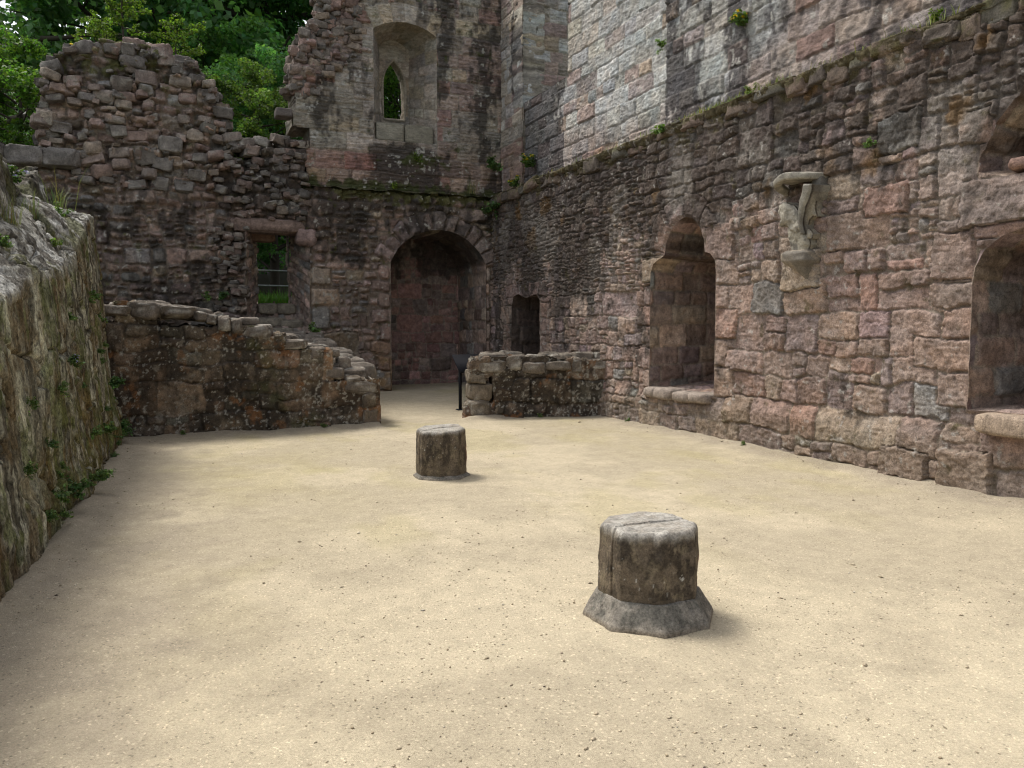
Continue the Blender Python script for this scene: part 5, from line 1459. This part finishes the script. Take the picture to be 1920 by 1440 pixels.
def tree_meshes(seed, H, W, leaves, size, colr, low=.15, gap=.0):
    rng = np.random.default_rng(seed)
    ac = Acc(); tips = []
    limb(ac, (0, 0, -.6), (rng.normal(0, .4), rng.normal(0, .4), H * .8), H * .022, H * .006, rng, 9, 14, .02)
    nb = 15
    for i in range(nb):
        z = H * (low + .62 * (i + .5) / nb); a = i * 2.4 + rng.uniform(-.5, .5)
        k = math.sin(math.pi * min(1, .25 + .75 * (z / H - low) / (1 - low))) ** .7
        L = W * .5 * k * rng.uniform(.75, 1.1) + .4
        e = (math.cos(a) * L, math.sin(a) * L, z + L * rng.uniform(.15, .5))
        pts = limb(ac, (0, 0, z), e, H * .008, H * .002, rng, 6, 8, .10)
        for j in range(3, 8): tips.append(pts[j] + rng.normal(0, .35, 3) * W / 8)
        for q in range(3):
            b0 = pts[rng.integers(3, 7)]; e2 = b0 + np.array([math.cos(a + rng.uniform(-1.2, 1.2)), math.sin(a + rng.uniform(-1.2, 1.2)), rng.uniform(-.3, .6)]) * L * .45
            p2 = limb(ac, b0, e2, H * .003, H * .001, rng, 5, 6, .1)
            tips += [p2[3], p2[5]]
    for i in range(26): tips.append(np.array([rng.normal(0, W * .13), rng.normal(0, W * .13), H * rng.uniform(.62, .98)]))
    tips = np.array(tips)
    rad = W * rng.uniform(.055, .125, len(tips))
    V, Q, C = leaf_cloud(tips, rad, max(10, leaves // len(tips)), size, rng, colr)
    trunk = ac.build('trunk', M_BARK, link=False)
    crown = make_mesh('crown', V, Q, M_LEAF, None, C, smooth_=False, link=False)
    return trunk, crown

TREES = {'dark': tree_meshes(1201, 17, 10, 36000, .19, (.105, .215, .085)),
         'mid': tree_meshes(1202, 15, 9, 34000, .18, (.125, .24, .07)),
         'airy': tree_meshes(1203, 18, 10, 4500, .20, (.10, .19, .09), .1),
         'bush': tree_meshes(1204, 5.0, 4.6, 22000, .11, (.075, .140, .028), .04),
         'pale': tree_meshes(1205, 4.6, 3.6, 26000, .085, (.10, .155, .042), .03),
         'sapling': tree_meshes(1206, 3.4, 1.5, 2600, .10, (.11, .17, .030), .2)}
def tree(kind, x, y, z, s, rz, label, cat='tree', group='trees on the bank behind the ruin', name='leafy_tree'):
    o = empty(name, (x, y, z), rz); o.scale = (s, s, s)
    tag(o, label, cat, group)
    for me, nm in zip(TREES[kind], ('trunk', 'crown')):
        c = bpy.data.objects.new(nm, me); COL.objects.link(c); c.parent = o
    return o
def onY(px, py, Y):
    lx = (px - 960) / FPX; ly = (720 - py) / FPX
    F0 = np.array([math.sin(YAW), math.cos(YAW), 0]); Rr = np.array([math.cos(YAW), -math.sin(YAW), 0]); Zz = np.array([0, 0, 1.])
    d = F0 * math.cos(PITCH) - Zz * math.sin(PITCH) + lx * Rr + ly * (F0 * math.sin(PITCH) + Zz * math.cos(PITCH))
    return np.array([0, 0, EYE]) + d * (Y / d[1])

for (kind, px, Y, s, rz, lab) in [
        ('airy', -60, 27, .95, 0.4, 'thin-crowned tree letting the sky through, beyond the far left end of the ruin'),
        ('airy', 85, 33, 1.15, 2.0, 'tall airy tree with sky gaps, above the left end of the broken wall'),
        ('dark', 290, 31, 1.0, 1.1, 'dark leafy tree towering behind the highest piece of broken wall'),
        ('dark', 400, 29, 1.05, 3.0, 'dense dark tree behind the gap between broken wall and window wall'),
        ('mid', 520, 33, 1.25, 4.4, 'broad mid-green tree close left of the lancet window wall'),
        ('mid', 420, 24.5, .52, 0.2, 'lower rounded green tree filling the dip in the broken wall'),
        ('dark', 610, 37, 1.3, 5.2, 'tall dark tree rising behind the lancet window wall'),
        ('mid', 745, 26, .62, 2.5, 'green tree seen through the lancet window'),
        ('dark', 515, 22.6, .42, 1.9, 'shadowy tree seen through the doorway behind the rail'),
        ('dark', 430, 42, 1.5, 2.9, 'far dark tree high on the bank behind the others'),
        ]:
    p = onY(px, 500, Y)
    tree(kind, p[0], Y, float(hill_z(np.array(p[0]), np.array(Y))) - .3, s, rz, lab)
for (kind, px, py, Y, s, rz, lab, nm) in [
        ('bush', 35, 285, 19.6, .62, .5, 'bright green bush at the left end of the broken wall', 'leafy_bush'),
        ('pale', 482, 282, 20.3, .62, 1.5, 'pale feathery bush in the gap left of the window wall', 'leafy_bush'),
        ('bush', 760, 240, 23.5, .8, 2.5, 'bright bush low in the lancet window', 'leafy_bush')]:
    p = onY(px, py, Y)
    tree(kind, p[0], Y, p[2] - 1.2 * s, s, rz, lab, 'bush', 'bushes close behind the ruin', nm)
for (px, py, Y, s, rz, lab) in [
        (335, 105, 18.5, .40, .3, 'yellow-green sapling right of the broken wall top'),
        (232, 60, 18.8, .46, 1.3, 'slender tall sapling above the middle of the broken wall'),
        (178, 95, 18.5, .30, 2.2, 'small sapling above the left part of the broken wall')]:
    p = onY(px, py, Y)
    tree('sapling', p[0], Y, p[2] - 1.3 * s, s, rz, lab, 'sapling', 'saplings behind the broken wall', 'young_sapling')

# ---- rail and grass outside the doorway
def build_rail():
    root = empty('metal_railing', (2.2, 20, 2.0))
    tag(root, 'pale two-bar railing on the grass outside the doorway', 'railing')
    rng = np.random.default_rng(3)
    for z in (.91, .55):
        ac = Acc(); limb(ac, (-2.5, 0, z), (2.5, 0, z), .017, .017, rng, 10, 4, 0, (.6, .6, .6)); ac.build('rail', M_RAIL, root)
    for x in (-2.5, 2.5):
        ac = Acc(); limb(ac, (x, 0, -.3), (x, 0, 1.0), .022, .022, rng, 10, 4, 0, (.6, .6, .6)); ac.build('post', M_RAIL, root)
build_rail()

def blades(n, pos, hgt, rng, colr, lean=.5, w=.006):
    """n grass blades rooted at pos (n,3)"""
    a = rng.uniform(0, 6.28, n); h = hgt * np.exp(rng.normal(0, .3, n)); l = h * rng.uniform(.1, lean, n)
    d = np.stack([np.cos(a), np.sin(a), a * 0], 1); s = np.stack([-np.sin(a), np.cos(a), a * 0], 1) * w
    z = np.array([0, 0, 1.])
    m = pos + d * (l * .35)[:, None] + z * (h * .6)[:, None]; t = pos + d * l[:, None] + z * (h * .98)[:, None]
    V = np.stack([pos - s, pos + s, m + s * .8, m - s * .8, t + s * .15, t - s * .15], 1)
    Q = np.arange(n)[:, None, None] * 6 + np.array([[0, 1, 2, 3], [3, 2, 4, 5]])[None]
    C = np.array(colr)[None] * np.exp(rng.normal(0, .25, n))[:, None] * np.stack([1 + rng.normal(0, .2, n), np.ones(n), np.ones(n)], 1)
    return V.reshape(-1, 3), Q.reshape(-1, 4), np.repeat(C, 6, 0)

def build_grass():
    rng = np.random.default_rng(8)
    n = 9000; x = rng.uniform(1.2, 3.6, n); y = rng.uniform(18.85, 21.5, n)
    V, Q, C = blades(n, np.stack([x, y, hill_z(x, y) - .02], 1), .22, rng, (.10, .21, .035), .6, .008)
    tag(make_mesh('long_grass', V, Q, M_WEED, None, C), 'bright long grass outside the doorway', 'grass', kind='stuff')
    # grass and moss fringe along the right ledge
    n = 1500; y = np.concatenate([rng.normal(9.2, .75, 900), rng.uniform(5.2, 17, 450), rng.normal(6.1, .25, 150)]); x = XR + rng.uniform(-.03, .22, n)
    V, Q, C = blades(n, np.stack([x, y, np.full(n, 4.55)], 1), .085, rng, (.17, .19, .045), .9, .004)
    tag(make_mesh('ledge_grass', V, Q, M_WEED, None, C), 'fringe of grass along the ledge of the right wall', 'grass', kind='stuff')
build_grass()

def plant(name, loc, kind, size, seed, label, cat='weed', group=None, nrm=(0, 0, 1)):
    rng = np.random.default_rng(seed)
    root = empty(name, loc); tag(root, label, cat, group)
    nrm = np.array(nrm, float); nrm /= np.linalg.norm(nrm)
    if kind == 'grass':
        n = 46; pos = rng.normal(0, size * .22, (n, 3)) * np.array([1, 1, .1])
        V, Q, C = blades(n, pos, size, rng, (.155, .165, .065), .8, size * .014); make_mesh('blades', V, Q, M_WEED, root, C); return root
    colr = {'fern': (.07, .13, .04), 'weed': (.11, .175, .05), 'ragwort': (.07, .12, .03), 'bell': (.07, .12, .03), 'moss': (.10, .15, .02)}[kind]
    ac = Acc(); k = 9 if kind != 'moss' else 5; cents = []; heads = []
    for i in range(k):
        d = rng.normal(0, .6, 3) + nrm * 1.0 + np.array([0, 0, .35]); d /= np.linalg.norm(d)
        e = d * size * rng.uniform(.55, 1.1) - np.array([0, 0, size * .15])
        p = limb(ac, (0, 0, 0), e, size * .016, size * .008, rng, 5, 5, .12, (.06, .10, .03))
        cents += [p[2], p[3], p[4]]; heads.append(p[4])
    cents = np.array(cents)
    V, Q, C = leaf_cloud(cents, np.full(len(cents), size * .24), 11 if kind != 'moss' else 22, size * (.17 if kind != 'moss' else .12), rng, colr, .28, .1, .9)
    ac.add(V, Q, None, C)
    ac.build('foliage', M_WEED, root)
    if kind in ('ragwort', 'bell'):
        fl = (.75, .50, .02) if kind == 'ragwort' else (.42, .36, .72)
        hc = np.array(heads)[:7] + np.array([0, 0, size * .06])
        V, Q, C = leaf_cloud(hc, np.full(len(hc), size * .10), 12, size * .11, rng, fl, .1, 0, 1.5)
        make_mesh('blossom', V, Q, M_WEED, root, C)
    return root

def rock_at(Y, t):
    """point on the rock face, t = height share of the face"""
    i = int(np.argmin(np.abs(RK['ys'] - Y))); j = int(t * (RK['nf'] - 1))
    return RK['P'][j, i], RK['N'][j, i]

def plants():
    G = 'weeds rooted in the rock face'
    for i, (Y, t, kd, s, lab) in enumerate([
            (4.95, .74, 'fern', .13, 'green fern high on the rock face at the left picture edge'),
            (4.85, .52, 'fern', .15, 'larger fern halfway up the rock face at the left picture edge'),
            (4.80, .13, 'weed', .09, 'small bright weed near the foot of the rock, left picture edge'),
            (6.1, .40, 'weed', .08, 'tiny weed halfway up the rock on the pale streak'),
            (6.9, .22, 'weed', .12, 'broad-leaved weed low on the mossy part of the rock'),
            (7.5, .16, 'fern', .15, 'white-flecked leafy plant near the foot of the rock'),
            (8.3, .14, 'weed', .16, 'bushy plant at the foot of the rock above the gravel edge'),
            (8.9, .30, 'weed', .12, 'plant with narrow leaves low on the rock, right of the bushy one'),
            (7.9, .66, 'bell', .11, 'little lilac bellflower high on the middle of the rock face'),
            (7.4, .58, 'weed', .09, 'green tuft under the lilac bellflower'),
            (6.4, .62, 'weed', .07, 'small tuft on the upper pale streak of the rock'),
            (10.3, .18, 'weed', .15, 'leafy plant low in the corner where rock meets low wall'),
            (11.2, .34, 'fern', .18, 'trailing fern in the corner beside the low wall'),
            (11.6, .60, 'weed', .13, 'bright weed at the corner just under the coping of the low wall'),
            (11.8, .12, 'fern', .2, 'fern at the bottom of the corner between rock and low wall'),
            (10.9, .74, 'weed', .12, 'yellowish weed high on the far end of the rock')]):
        p, n = rock_at(Y, t)
        plant('rock_weed' if kd != 'bell' else 'bellflower', tuple(p + n * .005), kd, s, 1300 + i, lab, 'weed' if kd != 'bell' else 'flower', G, n)
    rg = np.random.default_rng(77)
    for k in range(26):
        Y = rg.uniform(6.2, 11.8); p, n = rock_at(Y, rg.uniform(.04, .34) if k < 18 else rg.uniform(.4, .85))
        plant('rock_weed', tuple(p + n * .004), 'weed' if k % 3 else 'fern', rg.uniform(.045, .085), 1400 + k, 'tiny pale green weed, one of many dotted over the rock face', 'weed', 'tiny weeds dotted over the rock face', n)
    nf, P, ys = RK['nf'], RK['P'], RK['ys']
    def top_at(Y, j): return P[nf + j, int(np.argmin(np.abs(ys - Y)))]
    for i, (Y, j, kd, s, lab) in enumerate([
            (9.6, 30, 'grass', .20, 'tuft of green grass on top of the rock behind the pale slab'),
            (8.3, 34, 'grass', .22, 'tall dry grass clump on the upper tier of the rock'),
            (9.2, 12, 'moss', .13, 'yellow-green moss pad on the pale top of the rock'),
            (10.8, 22, 'weed', .18, 'weed on the far top of the rock before the broken wall'),
            (9.9, 52, 'bell', .22, 'lilac bellflower clump on the upper tier of the rock'),
            (11.6, 30, 'grass', .26, 'grass tuft at the far end of the rock top'),
            (7.0, 20, 'weed', .10, 'small weed in a crack of the pale rock top')]):
        plant('grass_tuft' if kd == 'grass' else 'rock_top_weed', tuple(top_at(Y, j)), kd, s, 1330 + i, lab, 'plant', 'plants on top of the rock', (0.3, 0, 1))
    W = 'plants on the right wall and ledges'
    for i, (x, y, z, kd, s, nm, lab, nr) in enumerate([
            (XR - .02, 10.35, 4.50, 'weed', .20, 'wall_weed', 'bright dock-like weed hanging from the ledge of the right wall', (-1, 0, .4)),
            (XR + .1, 16.2, 4.58, 'ragwort', .26, 'yellow_ragwort', 'yellow ragwort on the ledge close to the corner turret', (-.4, 0, 1)),
            (XR + .22, 15.7, 4.95, 'ragwort', .34, 'yellow_ragwort', 'taller yellow ragwort against the dark lower ashlar', (-.7, 0, 1)),
            (XR - .05, 17.2, 5.15, 'fern', .34, 'wall_fern', 'dark green fern in the corner beside the turret', (-.5, -.8, .5)),
            (XR, 8.9, 3.0, 'weed', .01, 'wall_weed', '', (-1, 0, .4)),
            (XR - .05, 6.45, 3.52, 'weed', .10, 'wall_weed', 'tiny green weed in the rubble right of the carved springer', (-1, 0, .3)),
            (XR + .28, 10.9, 5.95, 'weed', .16, 'wall_weed', 'small weed on the edge of the pale ashlar', (-1, 0, .6)),
            (XR + .22, 8.9, 5.6, 'ragwort', .24, 'yellow_ragwort', 'wispy yellow ragwort high on the brown ashlar', (-.7, 0, 1)),
            (XR + .05, 8.5, 4.6, 'moss', .14, 'moss_pad', 'golden moss pad on the ledge of the right wall', (-.3, 0, 1)),
            (XR + .1, 5.85, 4.6, 'moss', .15, 'moss_pad', 'green moss pad on the ledge near the right picture edge', (-.3, 0, 1)),
            (1.05, YB - .14, 2.12, 'fern', .22, 'wall_fern', 'little fern on a block left of the doorway', (0, -.6, 1)),
            (.80, YB - .14, 2.12, 'weed', .16, 'wall_weed', 'small weed on a block left of the doorway', (0, -.6, 1)),
            (2.85, YB - .35, 1.45, 'weed', .22, 'wall_weed', 'weed at the right foot of the doorway steps', (0, -.6, 1)),
            (5.25, YB + .12, 5.28, 'moss', .22, 'moss_pad', 'bright moss pad under the sill of the lancet window', (0, -1, .4)),
            (4.75, YB + .02, 4.60, 'moss', .2, 'moss_pad', 'moss pad on the ledge above the big arch', (0, -.6, 1)),
            (6.5, YB - .02, 4.60, 'grass', .28, 'grass_tuft', 'grass tuft on the back ledge right of the big arch', (0, -.6, 1)),
            (6.95, YB - .25, 4.3, 'fern', .3, 'wall_fern', 'hanging greenery at the corner under the back ledge', (-.5, -.6, -.3)),
            (-.85, YB + .3, 6.95, 'grass', .2, 'grass_tuft', 'grass tuft on top of the broken wall, left of its peak', (0, 0, 1)),
            (-1.3, YB + .3, 6.85, 'ragwort', .26, 'yellow_ragwort', 'thin ragwort on top of the broken wall', (0, 0, 1)),
            (.1, YB + .2, 6.95, 'moss', .22, 'moss_pad', 'moss pad on the peak of the broken wall', (0, -.3, 1))]):
        if s < .02: continue
        plant(nm, (x, y, z), kd, s, 1350 + i, lab, 'moss' if kd == 'moss' else 'plant', W, nr)
    for k, (x, y, lab) in enumerate([(6.93, 11.2, 'small weed at the foot of the right wall below the tall niche'), (6.90, 8.3, 'small weed at the foot of the right wall below the springer'),
            (.2, 12.36, 'small weed at the foot of the left low wall, nearer the rock'), (2.2, 12.36, 'small weed at the foot of the left low wall, nearer the gap'), (5.9, 12.44, 'small weed at the foot of the short low wall')]):
        plant('floor_weed', (x, y, float(ground_z(np.array(x), np.array(y)))), 'weed', .07, 1450 + k, lab, 'weed', 'weeds at the wall feet')
plants()
